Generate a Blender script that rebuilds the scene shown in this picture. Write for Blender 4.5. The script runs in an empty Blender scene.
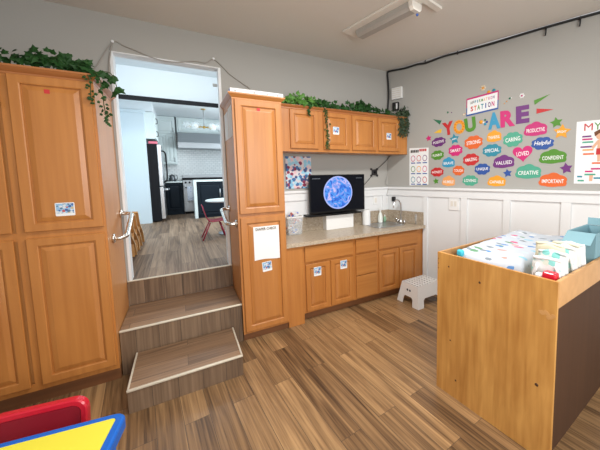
import bpy, bmesh, math, random
from mathutils import Vector, Matrix, noise
random.seed(7)
C = bpy.context.scene.collection
PI = math.pi
R = math.radians
# ---------------------------------------------------------------- materials
def mat(name, col, rough=.5, metal=0, bump=None, var=None, emit=None, trans=0, coat=0, spec=None, alpha=None):
    m = bpy.data.materials.new(name); m.use_nodes = True
    nt = m.node_tree; b = nt.nodes['Principled BSDF']
    b.inputs['Base Color'].default_value = (*col, 1)
    b.inputs['Roughness'].default_value = rough
    b.inputs['Metallic'].default_value = metal
    if trans: b.inputs['Transmission Weight'].default_value = trans
    if coat: b.inputs['Coat Weight'].default_value = coat
    if spec is not None: b.inputs['Specular IOR Level'].default_value = spec
    if alpha is not None: b.inputs['Alpha'].default_value = alpha
    tc = nt.nodes.new('ShaderNodeTexCoord')
    if var:                                   # (scale, amount)
        n = nt.nodes.new('ShaderNodeTexNoise'); n.inputs['Scale'].default_value = var[0]; n.inputs['Detail'].default_value = 4
        nt.links.new(tc.outputs['Object'], n.inputs['Vector'])
        mx = nt.nodes.new('ShaderNodeMix'); mx.data_type = 'RGBA'
        a = var[1]
        mx.inputs[6].default_value = (*[c*(1-a) for c in col], 1); mx.inputs[7].default_value = (*[min(1, c*(1+a)) for c in col], 1)
        nt.links.new(n.outputs['Fac'], mx.inputs[0]); nt.links.new(mx.outputs[2], b.inputs['Base Color'])
    if bump:
        n2 = nt.nodes.new('ShaderNodeTexNoise'); n2.inputs['Scale'].default_value = bump[0]; n2.inputs['Detail'].default_value = 5
        nt.links.new(tc.outputs['Object'], n2.inputs['Vector'])
        bp = nt.nodes.new('ShaderNodeBump'); bp.inputs['Strength'].default_value = bump[1]; bp.inputs['Distance'].default_value = .01
        nt.links.new(n2.outputs['Fac'], bp.inputs['Height']); nt.links.new(bp.outputs['Normal'], b.inputs['Normal'])
    if emit:
        b.inputs['Emission Color'].default_value = (*emit[0], 1); b.inputs['Emission Strength'].default_value = emit[1]
    return m

def ramp(nt, stops):
    r = nt.nodes.new('ShaderNodeValToRGB'); e = r.color_ramp.elements
    while len(e) > 1: e.remove(e[-1])
    e[0].position = stops[0][0]; e[0].color = (*stops[0][1], 1)
    for p, c in stops[1:]:
        k = e.new(p); k.color = (*c, 1)
    return r

def wood(name, dark, light, axis='Z', rough=.35, fine=38, along=1.2, blotch=1.6, coat=.15, contrast=1.0):
    """solid wood: fine streaks and broad figure stretched along one axis"""
    m = bpy.data.materials.new(name); m.use_nodes = True
    nt = m.node_tree; b = nt.nodes['Principled BSDF']; b.inputs['Roughness'].default_value = rough
    b.inputs['Coat Weight'].default_value = coat; b.inputs['Coat Roughness'].default_value = .25
    tc = nt.nodes.new('ShaderNodeTexCoord')
    def nz(sc, al, det, dist=0):
        mp = nt.nodes.new('ShaderNodeMapping'); s = {'X': (al, sc, sc), 'Y': (sc, al, sc), 'Z': (sc, sc, al)}[axis]
        mp.inputs['Scale'].default_value = s; nt.links.new(tc.outputs['Object'], mp.inputs['Vector'])
        n = nt.nodes.new('ShaderNodeTexNoise'); n.inputs['Scale'].default_value = 1; n.inputs['Detail'].default_value = det
        n.inputs['Distortion'].default_value = dist
        nt.links.new(mp.outputs['Vector'], n.inputs['Vector']); return n
    a = nz(fine, along, 5, .3); c = nz(fine*.14, along*.5, 3, 1.2); d = nz(blotch, blotch*.6, 2)
    m1 = nt.nodes.new('ShaderNodeMath'); m1.operation = 'MULTIPLY_ADD'; m1.inputs[1].default_value = .45
    nt.links.new(a.outputs['Fac'], m1.inputs[0])
    m2 = nt.nodes.new('ShaderNodeMath'); m2.operation = 'MULTIPLY_ADD'; m2.inputs[1].default_value = .35
    nt.links.new(c.outputs['Fac'], m2.inputs[0])
    m3 = nt.nodes.new('ShaderNodeMath'); m3.operation = 'MULTIPLY'; m3.inputs[1].default_value = .2
    nt.links.new(d.outputs['Fac'], m3.inputs[0]); nt.links.new(m3.outputs[0], m2.inputs[2]); nt.links.new(m2.outputs[0], m1.inputs[2])
    w = .18/contrast
    r = ramp(nt, [(.5-w, dark), (.5+w, light)])
    nt.links.new(m1.outputs[0], r.inputs['Fac']); nt.links.new(r.outputs['Color'], b.inputs['Base Color'])
    bp = nt.nodes.new('ShaderNodeBump'); bp.inputs['Strength'].default_value = .05; bp.inputs['Distance'].default_value = .004
    nt.links.new(a.outputs['Fac'], bp.inputs['Height']); nt.links.new(bp.outputs['Normal'], b.inputs['Normal'])
    return m

def planks(name, rot, length, width, cols, rough=.38, mortar=(.05, .035, .025), contrast=1.0, plane='XY'):
    """wood look planks: running bond boards, each with its own tone and streaked grain"""
    m = bpy.data.materials.new(name); m.use_nodes = True
    nt = m.node_tree; b = nt.nodes['Principled BSDF']; b.inputs['Roughness'].default_value = rough
    tc = nt.nodes.new('ShaderNodeTexCoord')
    src = tc.outputs['Object']
    if plane == 'XZ':                         # upright boards
        sx = nt.nodes.new('ShaderNodeSeparateXYZ'); cx = nt.nodes.new('ShaderNodeCombineXYZ')
        nt.links.new(src, sx.inputs[0]); 
        ad = nt.nodes.new('ShaderNodeMath'); ad.operation = 'ADD'
        nt.links.new(sx.outputs[0], ad.inputs[0]); nt.links.new(sx.outputs[1], ad.inputs[1])
        nt.links.new(ad.outputs[0], cx.inputs[0]); nt.links.new(sx.outputs[2], cx.inputs[1])
        src = cx.outputs[0]
    mp = nt.nodes.new('ShaderNodeMapping'); mp.vector_type = 'POINT'; mp.inputs['Rotation'].default_value = (0, 0, rot)
    nt.links.new(src, mp.inputs['Vector'])
    br = nt.nodes.new('ShaderNodeTexBrick'); br.inputs['Scale'].default_value = 1
    br.inputs['Brick Width'].default_value = length; br.inputs['Row Height'].default_value = width
    br.inputs['Mortar Size'].default_value = .0016; br.inputs['Mortar Smooth'].default_value = .3; br.inputs['Bias'].default_value = 0
    br.inputs['Color1'].default_value = (0, 0, 0, 1); br.inputs['Color2'].default_value = (1, 1, 1, 1); br.inputs['Mortar'].default_value = (.5, .5, .5, 1)
    br.offset = .37; br.offset_frequency = 2
    nt.links.new(mp.outputs['Vector'], br.inputs['Vector'])
    # shift the grain from board to board
    off = nt.nodes.new('ShaderNodeVectorMath'); off.operation = 'SCALE'; off.inputs['Scale'].default_value = 7.3
    nt.links.new(br.outputs['Color'], off.inputs[0])
    add = nt.nodes.new('ShaderNodeVectorMath'); add.operation = 'ADD'
    nt.links.new(mp.outputs['Vector'], add.inputs[0]); nt.links.new(off.outputs[0], add.inputs[1])
    def nz(al, ac, det, dist):
        q = nt.nodes.new('ShaderNodeMapping'); q.inputs['Scale'].default_value = (al, ac, 1)
        nt.links.new(add.outputs[0], q.inputs['Vector'])
        n = nt.nodes.new('ShaderNodeTexNoise'); n.inputs['Scale'].default_value = 1; n.inputs['Detail'].default_value = det; n.inputs['Distortion'].default_value = dist
        nt.links.new(q.outputs['Vector'], n.inputs['Vector']); return n
    a = nz(1.3, 75, 6, .3); c = nz(.8, 15, 5, 1.6)
    t = nt.nodes.new('ShaderNodeMath'); t.operation = 'MULTIPLY_ADD'; t.inputs[1].default_value = .42
    nt.links.new(a.outputs['Fac'], t.inputs[0])
    u = nt.nodes.new('ShaderNodeMath'); u.operation = 'MULTIPLY_ADD'; u.inputs[1].default_value = .48
    nt.links.new(c.outputs['Fac'], u.inputs[0])
    v = nt.nodes.new('ShaderNodeMath'); v.operation = 'MULTIPLY_ADD'; v.inputs[1].default_value = .17; v.inputs[2].default_value = -.03
    sep = nt.nodes.new('ShaderNodeSeparateXYZ'); nt.links.new(br.outputs['Color'], sep.inputs[0]); nt.links.new(sep.outputs[0], v.inputs[0])
    nt.links.new(v.outputs[0], u.inputs[2]); nt.links.new(u.outputs[0], t.inputs[2])
    w = .2/contrast
    r = ramp(nt, [(.5-w, cols[0]), (.5-.05, cols[1]), (.5+w, cols[2])])
    nt.links.new(t.outputs[0], r.inputs['Fac'])
    mx = nt.nodes.new('ShaderNodeMix'); mx.data_type = 'RGBA'; mx.inputs[7].default_value = (*mortar, 1)
    nt.links.new(br.outputs['Fac'], mx.inputs[0]); nt.links.new(r.outputs['Color'], mx.inputs[6])
    nt.links.new(mx.outputs[2], b.inputs['Base Color'])
    bp = nt.nodes.new('ShaderNodeBump'); bp.inputs['Strength'].default_value = .12; bp.inputs['Distance'].default_value = .004
    nt.links.new(t.outputs[0], bp.inputs['Height']); nt.links.new(bp.outputs['Normal'], b.inputs['Normal'])
    return m

def spots(name, base, cols, scale=12, thr=.32, rough=.8, seed=0, stretch=(1, 1, 1)):
    """printed spots of several colours scattered on a plain ground"""
    m = bpy.data.materials.new(name); m.use_nodes = True
    nt = m.node_tree; b = nt.nodes['Principled BSDF']; b.inputs['Roughness'].default_value = rough
    tc = nt.nodes.new('ShaderNodeTexCoord')
    mp = nt.nodes.new('ShaderNodeMapping'); mp.inputs['Location'].default_value = (seed*1.7, seed*.9, seed); mp.inputs['Scale'].default_value = stretch
    nt.links.new(tc.outputs['Object'], mp.inputs['Vector'])
    nz = nt.nodes.new('ShaderNodeTexNoise'); nz.inputs['Scale'].default_value = scale*1.3; nz.inputs['Detail'].default_value = 2
    nt.links.new(mp.outputs['Vector'], nz.inputs['Vector'])
    sc = nt.nodes.new('ShaderNodeVectorMath'); sc.operation = 'SCALE'; sc.inputs['Scale'].default_value = .5/scale
    nt.links.new(nz.outputs['Color'], sc.inputs[0])
    ad = nt.nodes.new('ShaderNodeVectorMath'); ad.operation = 'ADD'
    nt.links.new(mp.outputs['Vector'], ad.inputs[0]); nt.links.new(sc.outputs[0], ad.inputs[1])
    v = nt.nodes.new('ShaderNodeTexVoronoi'); v.inputs['Scale'].default_value = scale
    nt.links.new(ad.outputs[0], v.inputs['Vector'])
    lt = nt.nodes.new('ShaderNodeMath'); lt.operation = 'LESS_THAN'; lt.inputs[1].default_value = thr
    nt.links.new(v.outputs['Distance'], lt.inputs[0])
    sp = nt.nodes.new('ShaderNodeSeparateColor'); nt.links.new(v.outputs['Color'], sp.inputs[0])
    r = ramp(nt, [(i/len(cols), c) for i, c in enumerate(cols)]); r.color_ramp.interpolation = 'CONSTANT'
    nt.links.new(sp.outputs[0], r.inputs['Fac'])
    mx = nt.nodes.new('ShaderNodeMix'); mx.data_type = 'RGBA'; mx.inputs[6].default_value = (*base, 1)
    nt.links.new(lt.outputs[0], mx.inputs[0]); nt.links.new(r.outputs['Color'], mx.inputs[7]); nt.links.new(mx.outputs[2], b.inputs['Base Color'])
    return m

def tiles(name, col, grout, w, h, rough=.25, plane='XZ'):
    m = bpy.data.materials.new(name); m.use_nodes = True
    nt = m.node_tree; b = nt.nodes['Principled BSDF']; b.inputs['Roughness'].default_value = rough
    tc = nt.nodes.new('ShaderNodeTexCoord'); mp = nt.nodes.new('ShaderNodeMapping'); mp.inputs['Rotation'].default_value = (R(90), 0, 0)
    nt.links.new(tc.outputs['Object'], mp.inputs['Vector'])
    br = nt.nodes.new('ShaderNodeTexBrick'); br.inputs['Scale'].default_value = 1; br.inputs['Brick Width'].default_value = w; br.inputs['Row Height'].default_value = h
    br.inputs['Mortar Size'].default_value = .006; br.inputs['Color1'].default_value = (*col, 1); br.inputs['Color2'].default_value = (*[c*.9 for c in col], 1); br.inputs['Mortar'].default_value = (*grout, 1)
    nt.links.new(mp.outputs['Vector'], br.inputs['Vector']); nt.links.new(br.outputs['Color'], b.inputs['Base Color'])
    return m

M = {}
M['maple'] = wood('honey_maple', (.37, .130, .027), (.57, .240, .060), coat=.12, rough=.36, fine=30, contrast=.75)
M['maple_side'] = wood('maple_side', (.47, .185, .05), (.64, .29, .085), coat=.08, rough=.42, fine=16, contrast=.7)
M['maple_x'] = wood('maple_rail', (.38, .138, .030), (.57, .247, .065), axis='X', coat=.12, rough=.36, fine=30, contrast=.75)
M['crown'] = wood('maple_crown', (.33, .115, .033), (.48, .19, .06), axis='X', coat=.2, fine=30)
M['ply'] = wood('birch_plywood', (.41, .175, .035), (.69, .365, .10), coat=.2, rough=.42, fine=30, along=2.6, blotch=5, contrast=1.1)
M['ply_apron'] = wood('plywood_apron', (.52, .26, .085), (.68, .38, .15), axis='X', coat=.1, rough=.45, fine=14, along=1.2)
M['ply_in'] = wood('plywood_inside', (.42, .21, .07), (.58, .32, .12), axis='X', coat=.1, fine=14)
M['toe_shaded'] = wood('shaded_toe_board', (.15, .058, .02), (.23, .092, .032), axis='X', coat=0, rough=.6)  # brown board, with the shade of the toe recess put into its colour
M['brown'] = wood('brown_laminate', (.055, .022, .008), (.095, .04, .015), coat=0, rough=.7, fine=20, contrast=.6)
M['bent'] = wood('bent_plywood', (.42, .2, .06), (.62, .33, .12), fine=20)
M['bent_edge'] = mat('ply_edge', (.62, .5, .34), .6)
fl = ((.055, .028, .013), (.195, .108, .048), (.44, .265, .122))
M['floor'] = planks('floor_planks', R(90-5.5), 1.15, .15, fl, contrast=1.1, rough=.36)
M['kfloor'] = planks('kitchen_planks', R(90-1), 1.15, .15, ((.05, .029, .017), (.165, .104, .064), (.34, .235, .155)), rough=.55, contrast=1.15)
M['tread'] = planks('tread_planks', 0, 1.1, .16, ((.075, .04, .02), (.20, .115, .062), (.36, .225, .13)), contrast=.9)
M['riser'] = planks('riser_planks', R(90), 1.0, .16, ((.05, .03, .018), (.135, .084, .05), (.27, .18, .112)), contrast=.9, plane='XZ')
M['nosing'] = mat('nosing_strip', (.68, .62, .50), .35, .3)
M['wall'] = mat('wall_paint', (.395, .39, .368), .85, bump=(60, .06), var=(1.2, .03))
M['ceil'] = mat('ceiling_paint', (.68, .655, .605), .9, bump=(50, .08))
M['white'] = mat('white_trim', (.78, .80, .815), .5, var=(3, .02))
M['kwhite'] = mat('kitchen_white', (.68, .76, .76), .6)
M['kwall'] = mat('kitchen_wall', (.60, .70, .76), .7)
M['kceil'] = mat('kitchen_ceiling', (.70, .75, .78), .8)
M['black'] = mat('black_paint', (.006, .006, .008), .6, spec=.2)
M['navy'] = mat('dark_cabinet', (.006, .012, .020), .6, spec=.2)
M['shadowgap'] = mat('toe_black', (.03, .018, .012), .8)
M['steel'] = mat('stainless', (.55, .56, .58), .32, 1)
M['steelk'] = mat('stainless_kitchen', (.42, .44, .46), .45, .8)
M['chrome'] = mat('brushed_grab_bar', (.72, .71, .68), .25, 1)
M['chrome2'] = mat('chrome', (.75, .76, .78), .12, 1)
M['counter'] = spots('laminate_counter', (.47, .39, .29), [(.36, .28, .20), (.56, .48, .38), (.43, .35, .25), (.50, .42, .32)], 60, .45, .3)
M['bsplash'] = spots('stone_splash', (.36, .30, .225), [(.27, .21, .15), (.45, .38, .30), (.36, .29, .21)], 50, .45, .4)
M['plastic'] = mat('white_plastic', (.82, .83, .83), .35)
M['greyhole'] = mat('dark_grip', (.04, .045, .05), .6)
M['screen'] = mat('screen_black', (.004, .005, .009), .25, spec=.12)
M['bezel'] = mat('monitor_bezel', (.008, .008, .009), .45, spec=.2)
M['paper'] = mat('paper', (.82, .84, .85), .8)
M['ink'] = mat('brown_ink', (.13, .075, .035), .8)
M['redsq'] = mat('red_sticker', (.55, .03, .03), .6)
M['red'] = mat('red_plastic', (.62, .012, .035), .28, coat=.3)
M['darkred'] = mat('red_backrest_face', (.33, .012, .03), .4)
M['blue'] = mat('blue_plastic', (.001, .13, .58), .35)
M['yellow'] = mat('yellow_laminate', (.86, .78, .07), .3)
M['leaf'] = mat('ivy_leaf', (.016, .062, .013), .55, var=(9, .75), spec=.25)
M['leaf2'] = mat('fern_leaf', (.075, .205, .03), .5, var=(9, .5))
M['leafdark'] = mat('dark_trailing_leaf', (.03, .055, .025), .6, var=(9, .5))
M['vine'] = mat('vine_stem', (.06, .08, .02), .7)
M['cable'] = mat('black_cable', (.012, .012, .014), .5)
M['wcable'] = mat('pale_cable', (.33, .31, .28), .6)
M['lens'] = mat('grey_lens', (.40, .385, .36), .4)
M['fixture'] = mat('fixture_white', (.74, .71, .65), .5)
M['teal'] = mat('pale_teal_card', (.21, .38, .44), .75, var=(6, .08))
M['cyan'] = mat('cyan_label', (.05, .5, .68), .5)
M['diaper'] = spots('printed_diaper', (.66, .67, .66), [(.66, .67, .65), (.22, .55, .52), (.45, .62, .58), (.35, .60, .58), (.60, .64, .55)], 19, .40, .9, 2)
M['diaper_cream'] = mat('cream_diaper', (.70, .66, .50), .9, bump=(30, .2))
M['sheet'] = spots('printed_sheet', (.54, .59, .66), [(.54, .59, .66), (.11, .26, .55), (.13, .28, .16), (.54, .59, .66), (.62, .12, .25), (.76, .79, .82), (.55, .70, .78), (.11, .26, .55), (.22, .26, .30), (.75, .30, .26), (.30, .55, .70)], 19, .37, .85, 5, (.6, 1.15, .8))
M['floral'] = spots('floral_print', (.66, .62, .66), [(.05, .16, .38), (.22, .50, .72), (.25, .03, .08), (.75, .52, .56), (.38, .64, .80), (.05, .08, .22), (.30, .58, .75)], 25, .60, .7, 3)
M['cardpic'] = spots('card_picture', (.30, .50, .72), [(.05, .12, .35), (.5, .10, .1), (.65, .70, .75), (.10, .18, .30), (.55, .45, .3)], 55, .5, .7, 1)
M['clear'] = mat('clear_plastic', (.78, .82, .84), .12, alpha=.28)
M['candy'] = spots('packet_print', (.70, .68, .68), [(.6, .04, .05), (.05, .15, .5), (.75, .75, .75), (.6, .15, .12)], 26, .5, .4, 6)
M['kettle'] = mat('grey_kettle', (.10, .11, .12), .3, .6)
M['towelk'] = spots('kitchen_towel', (.66, .72, .82), [(.2, .3, .5), (.66, .72, .82), (.66, .72, .82)], 30, .4, .9, 2)
M['brass'] = mat('brass', (.50, .32, .08), .3, .9)
M['globe'] = mat('glass_globe', (.80, .86, .88), .08, alpha=.45)
M['ktile'] = tiles('hex_tile', (.72, .76, .77), (.50, .55, .57), .11, .055)
M['redchair'] = mat('crimson_shell', (.36, .015, .05), .35)
M['soapbottle'] = mat('frosted_bottle', (.74, .78, .74), .25)
M['soapgreen'] = mat('soap_green', (.25, .42, .28), .4)
M['pink'] = mat('pink_box', (.7, .16, .22), .6)
M['skin'] = mat('printed_skin', (.72, .43, .29), .8)
M['hair'] = mat('printed_hair', (.16, .06, .025), .8)
def paint(n, c): 
    k = 'p_'+n
    if k not in M: M[k] = mat('sticker_'+n, c, .55)
    return M[k]
COL = dict(purple=(.13, .02, .16), red=(.52, .018, .022), orange=(.70, .125, .02), amber=(.80, .34, .02), green=(.075, .25, .02),
           teal=(.02, .24, .34), mint=(.07, .37, .25), blue=(.02, .08, .33), sky=(.03, .29, .50), pink=(.58, .015, .17), plum=(.15, .025, .19),
           lightorange=(.80, .36, .12), white=(.86, .86, .86), darkgreen=(.02, .16, .08), black=(.02, .02, .02), magenta=(.52, .02, .17), yellow=(.82, .5, .04))
for k, c in COL.items(): paint(k, c)

# ---------------------------------------------------------------- mesh helpers
class MB:
    def __init__(s): s.bm = bmesh.new()
    def _merge(s, b, mtx=None):
        me = bpy.data.meshes.new('t'); b.to_mesh(me); b.free()
        if mtx is not None: me.transform(mtx)
        s.bm.from_mesh(me); bpy.data.meshes.remove(me); return s
    def box(s, x0, x1, y0, y1, z0, z1, bev=0, seg=2, mtx=None):
        b = bmesh.new(); bmesh.ops.create_cube(b, size=1)
        for v in b.verts: v.co = Vector(((x0+x1)/2+v.co.x*(x1-x0), (y0+y1)/2+v.co.y*(y1-y0), (z0+z1)/2+v.co.z*(z1-z0)))
        if bev: bmesh.ops.bevel(b, geom=b.edges[:], offset=bev, segments=seg, affect='EDGES', profile=.5)
        return s._merge(b, mtx)
    def prism(s, pts, h0, h1, axis='Z', bev=0, mtx=None):
        """polygon in the plane across axis, extruded from h0 to h1"""
        b = bmesh.new()
        f = {'Z': lambda p, h: (p[0], p[1], h), 'Y': lambda p, h: (p[0], h, p[1]), 'X': lambda p, h: (h, p[0], p[1])}[axis]
        lo = [b.verts.new(f(p, h0)) for p in pts]; hi = [b.verts.new(f(p, h1)) for p in pts]
        n = len(pts); b.faces.new(lo); b.faces.new(hi)
        for i in range(n): b.faces.new((lo[i], lo[(i+1) % n], hi[(i+1) % n], hi[i]))
        bmesh.ops.recalc_face_normals(b, faces=b.faces[:])
        if bev: bmesh.ops.bevel(b, geom=b.edges[:], offset=bev, segments=2, affect='EDGES', profile=.5)
        return s._merge(b, mtx)
    def tube(s, pts, r, n=8, smooth=6, closed=False, mtx=None):
        P = [Vector(p) for p in pts]; rad = r if hasattr(r, '__len__') else [r]*len(P)
        Q = []; RR = []
        if smooth > 1 and len(P) > 2:
            for i in range(len(P)-1):
                a, b_, c, d = P[max(i-1, 0)], P[i], P[i+1], P[min(i+2, len(P)-1)]
                for k in range(smooth):
                    t = k/smooth
                    Q.append(.5*((2*b_)+(c-a)*t+(2*a-5*b_+4*c-d)*t*t+(3*b_-a-3*c+d)*t**3)); RR.append(rad[i]*(1-t)+rad[i+1]*t)
            Q.append(P[-1]); RR.append(rad[-1])
        else: Q, RR = P, rad
        b = bmesh.new(); rings = []; up = Vector((.13, .27, .95))
        for i, q in enumerate(Q):
            d = (Q[min(i+1, len(Q)-1)]-Q[max(i-1, 0)])
            if d.length < 1e-9: d = Vector((0, 0, 1))
            d.normalize(); x = d.cross(up)
            if x.length < 1e-3: x = d.cross(Vector((1, 0, 0)))
            x.normalize(); y = d.cross(x)
            rings.append([b.verts.new(q+RR[i]*(math.cos(2*PI*k/n)*x+math.sin(2*PI*k/n)*y)) for k in range(n)])
        for i in range(len(rings)-1):
            for k in range(n): b.faces.new((rings[i][k], rings[i][(k+1) % n], rings[i+1][(k+1) % n], rings[i+1][k]))
        b.faces.new(rings[0]); b.faces.new(rings[-1])
        bmesh.ops.recalc_face_normals(b, faces=b.faces[:])
        for f in b.faces: f.smooth = len(f.verts) == 4
        return s._merge(b, mtx)
    def lathe(s, prof, n=24, c=(0, 0, 0), mtx=None):
        b = bmesh.new(); rings = []
        for r, z in prof: rings.append([b.verts.new((c[0]+r*math.cos(2*PI*k/n), c[1]+r*math.sin(2*PI*k/n), c[2]+z)) for k in range(n)])
        for i in range(len(rings)-1):
            for k in range(n): b.faces.new((rings[i][k], rings[i][(k+1) % n], rings[i+1][(k+1) % n], rings[i+1][k])).smooth = True
        b.faces.new(rings[0]); b.faces.new(rings[-1])
        bmesh.ops.remove_doubles(b, verts=b.verts[:], dist=1e-6); bmesh.ops.recalc_face_normals(b, faces=b.faces[:])
        return s._merge(b, mtx)
    def ball(s, c, r, sc=(1, 1, 1), seg=16, mtx=None):
        b = bmesh.new(); bmesh.ops.create_uvsphere(b, u_segments=seg, v_segments=seg//2+2, radius=r)
        for v in b.verts: v.co = Vector((c[0]+v.co.x*sc[0], c[1]+v.co.y*sc[1], c[2]+v.co.z*sc[2]))
        for f in b.faces: f.smooth = True
        return s._merge(b, mtx)
    def rings(s, loops, cap=True, mtx=None, smooth=False):
        """skin a list of vertex loops of equal length"""
        b = bmesh.new(); L = [[b.verts.new(p) for p in lp] for lp in loops]; n = len(L[0])
        for i in range(len(L)-1):
            for k in range(n): b.faces.new((L[i][k], L[i][(k+1) % n], L[i+1][(k+1) % n], L[i+1][k])).smooth = smooth
        if cap: b.faces.new(L[0]); b.faces.new(L[-1])
        bmesh.ops.recalc_face_normals(b, faces=b.faces[:])
        return s._merge(b, mtx)
    def poly(s, pts):
        s.bm.faces.new([s.bm.verts.new(p) for p in pts]); return s

def root_loc(o):
    v = Vector((0, 0, 0))
    while o is not None: v += o.location; o = o.parent
    return v
def obj(name, mb, m, parent=None, local=False):
    me = bpy.data.meshes.new(name); mb.bm.to_mesh(me); mb.bm.free()
    if parent is not None and not local: me.transform(Matrix.Translation(-root_loc(parent)))
    me.materials.append(m if not isinstance(m, str) else M[m])
    o = bpy.data.objects.new(name, me); C.objects.link(o)
    if parent is not None: o.parent = parent
    return o
def tag(o, label, cat, group=None, kind=None):
    o['label'] = label; o['category'] = cat
    if group: o['group'] = group
    if kind: o['kind'] = kind
    return o
def thing(name, label, cat, loc, rot=0, group=None):
    o = bpy.data.objects.new(name, None); C.objects.link(o); o.location = loc; o.rotation_euler = (0, 0, rot); o.empty_display_size = .05
    return tag(o, label, cat, group)
def struct(name, mb, m, label=None):
    o = obj(name, mb, m); o['kind'] = 'structure'
    if label: o['label'] = label
    return o
def one(name, mb, m, label, cat, loc, rot=0, group=None, local=False):
    """a thing that is a single mesh, its origin at loc"""
    me = bpy.data.meshes.new(name); mb.bm.to_mesh(me); mb.bm.free()
    if not local: me.transform(Matrix.Translation(-Vector(loc)))
    me.materials.append(M[m] if isinstance(m, str) else m)
    o = bpy.data.objects.new(name, me); C.objects.link(o); o.location = loc; o.rotation_euler = (0, 0, rot)
    return tag(o, label, cat, group)
def text_mb(body, w, h, bold=.0, depth=.0006, cx=0, cz=0, y=-.002, tilt=0, shear=0, bevel=0):
    """lettering in the XZ plane, front towards -Y, fitted into w x h"""
    cu = bpy.data.curves.new('t', 'FONT'); cu.body = body; cu.offset = bold; cu.extrude = .01; cu.shear = shear; cu.resolution_u = 3
    o = bpy.data.objects.new('t', cu); C.objects.link(o)
    bpy.context.view_layer.update()
    me = bpy.data.meshes.new_from_object(o.evaluated_get(bpy.context.evaluated_depsgraph_get()))
    bpy.data.objects.remove(o); bpy.data.curves.remove(cu)
    xs = [v.co.x for v in me.vertices]; ys = [v.co.y for v in me.vertices]
    x0, x1, y0, y1 = min(xs), max(xs), min(ys), max(ys)
    ct, st = math.cos(tilt), math.sin(tilt)
    for v in me.vertices:
        a = (v.co.x-(x0+x1)/2)/(x1-x0)*w; b = (v.co.y-(y0+y1)/2)/(y1-y0)*h; d = v.co.z/.01
        v.co = Vector((cx+a*ct-b*st, y-depth*.5*(d+1), cz+a*st+b*ct))
    q = MB(); q.bm.from_mesh(me); bpy.data.meshes.remove(me); return q

def rot_pts(pts, t, c=(0, 0)): return [(c[0]+x*math.cos(t)-y*math.sin(t), c[1]+x*math.sin(t)+y*math.cos(t)) for x, y in pts]
def rrect(w, h, r, n=5):
    out = []
    for cx, cy, a0 in ((w/2-r, h/2-r, 0), (-w/2+r, h/2-r, 90), (-w/2+r, -h/2+r, 180), (w/2-r, -h/2+r, 270)):
        for k in range(n+1):
            a = R(a0+90*k/n); out.append((cx+r*math.cos(a), cy+r*math.sin(a)))
    return out

# ---------------------------------------------------------------- the setting
ANG = R(18.91)                                     # the right wall leaves the back wall at an obtuse corner
SD = Vector((math.sin(ANG), -math.cos(ANG), 0)); WN = Vector((-math.cos(ANG), -math.sin(ANG), 0)); WROT = ANG-PI/2
H = 3.1; KZ = .62
def rw(s, z, off=0): return SD*s+WN*off+Vector((0, 0, z))
def strip(s0, s1, o0, o1):                          # plan outline of something lying along the right wall
    return [(SD*a+WN*b)[:2] for a, b in ((s0, o0), (s1, o0), (s1, o1), (s0, o1))]
struct('floor', MB().prism([(-5.2, -5.2), (1.6, -5.2), (1.6, -4.4), (.05, .0), (-5.2, 0)], -.06, 0), 'floor')
struct('ceiling', MB().prism([(-5.2, -4.4), (1.45, -4.4), (.0, .0), (-5.2, 0)], H, H+.08), 'ceil')
DL, DR, DT = -3.127, -2.243, 2.775
struct('wall_back', MB().box(-5.2, DL, 0, .12, 0, H).box(DR, .1, 0, .12, 0, H).box(DL, DR, 0, .12, DT, H).box(DL, DR, .0, .12, 0, KZ-.03), 'wall')
struct('wall_right', MB().prism(strip(-.02, 4.6, 0, -.12), 0, H), 'wall')
struct('wall_left', MB().box(-4.42, -4.30, -4.4, -.001, 0, H), 'wall')
# doorway lining and casing
struct('door_1', MB().box(DL-.016, DL+.006, -.006, .125, KZ, DT+.0, .002).box(DR-.006, DR+.02, -.006, .125, KZ, DT, .002).box(DL-.016, DR+.02, -.004, .125, DT-.006, DT+.005, .002), 'white')
# wainscot
HR = 1.426
w = MB()
w.prism(strip(.0, 4.5, .001, .010), 0, HR-.03)
w.prism(strip(.0, 4.5, .001, .030), HR-.125, HR-.028, bev=.002).prism(strip(.0, 4.5, .001, .055), HR-.030, HR, bev=.004)
for a, b in ((.598, .658), (1.12, 1.20), (1.614, 1.69), (2.165, 2.25), (2.72, 2.80), (3.28, 3.36)):
    w.prism(strip(a, b, .001, .030), .14, HR-.1255, bev=.002)
struct('trim_1', w, 'white')
w = MB()
w.box(-1.765, -.01, -.010, -.001, .88, HR-.03).box(-1.765, -.01, -.028, -.001, HR-.125, HR-.028, .002).box(-1.765, -.01, -.045, -.001, HR-.03, HR, .004)
for a in (-1.765, -1.30, -.72, -.12): w.box(a, a+.07, -.028, -.001, .9, HR-.1255, .002)
struct('trim_2', w, 'white')
struct('baseboard_right', MB().prism(strip(.0, 4.5, .001, .036), 0, .14, bev=.003), 'white')
# raised kitchen floor, its riser and nosing
struct('floor_kitchen', MB().box(-4.2, -.4, .0, 6.4, KZ-.03, KZ), 'kfloor')
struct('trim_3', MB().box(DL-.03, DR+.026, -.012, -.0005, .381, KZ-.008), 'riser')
struct('trim_4', MB().box(DL-.03, DR+.026, -.016, .012, KZ-.008, KZ+.002, .002), 'nosing')
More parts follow.
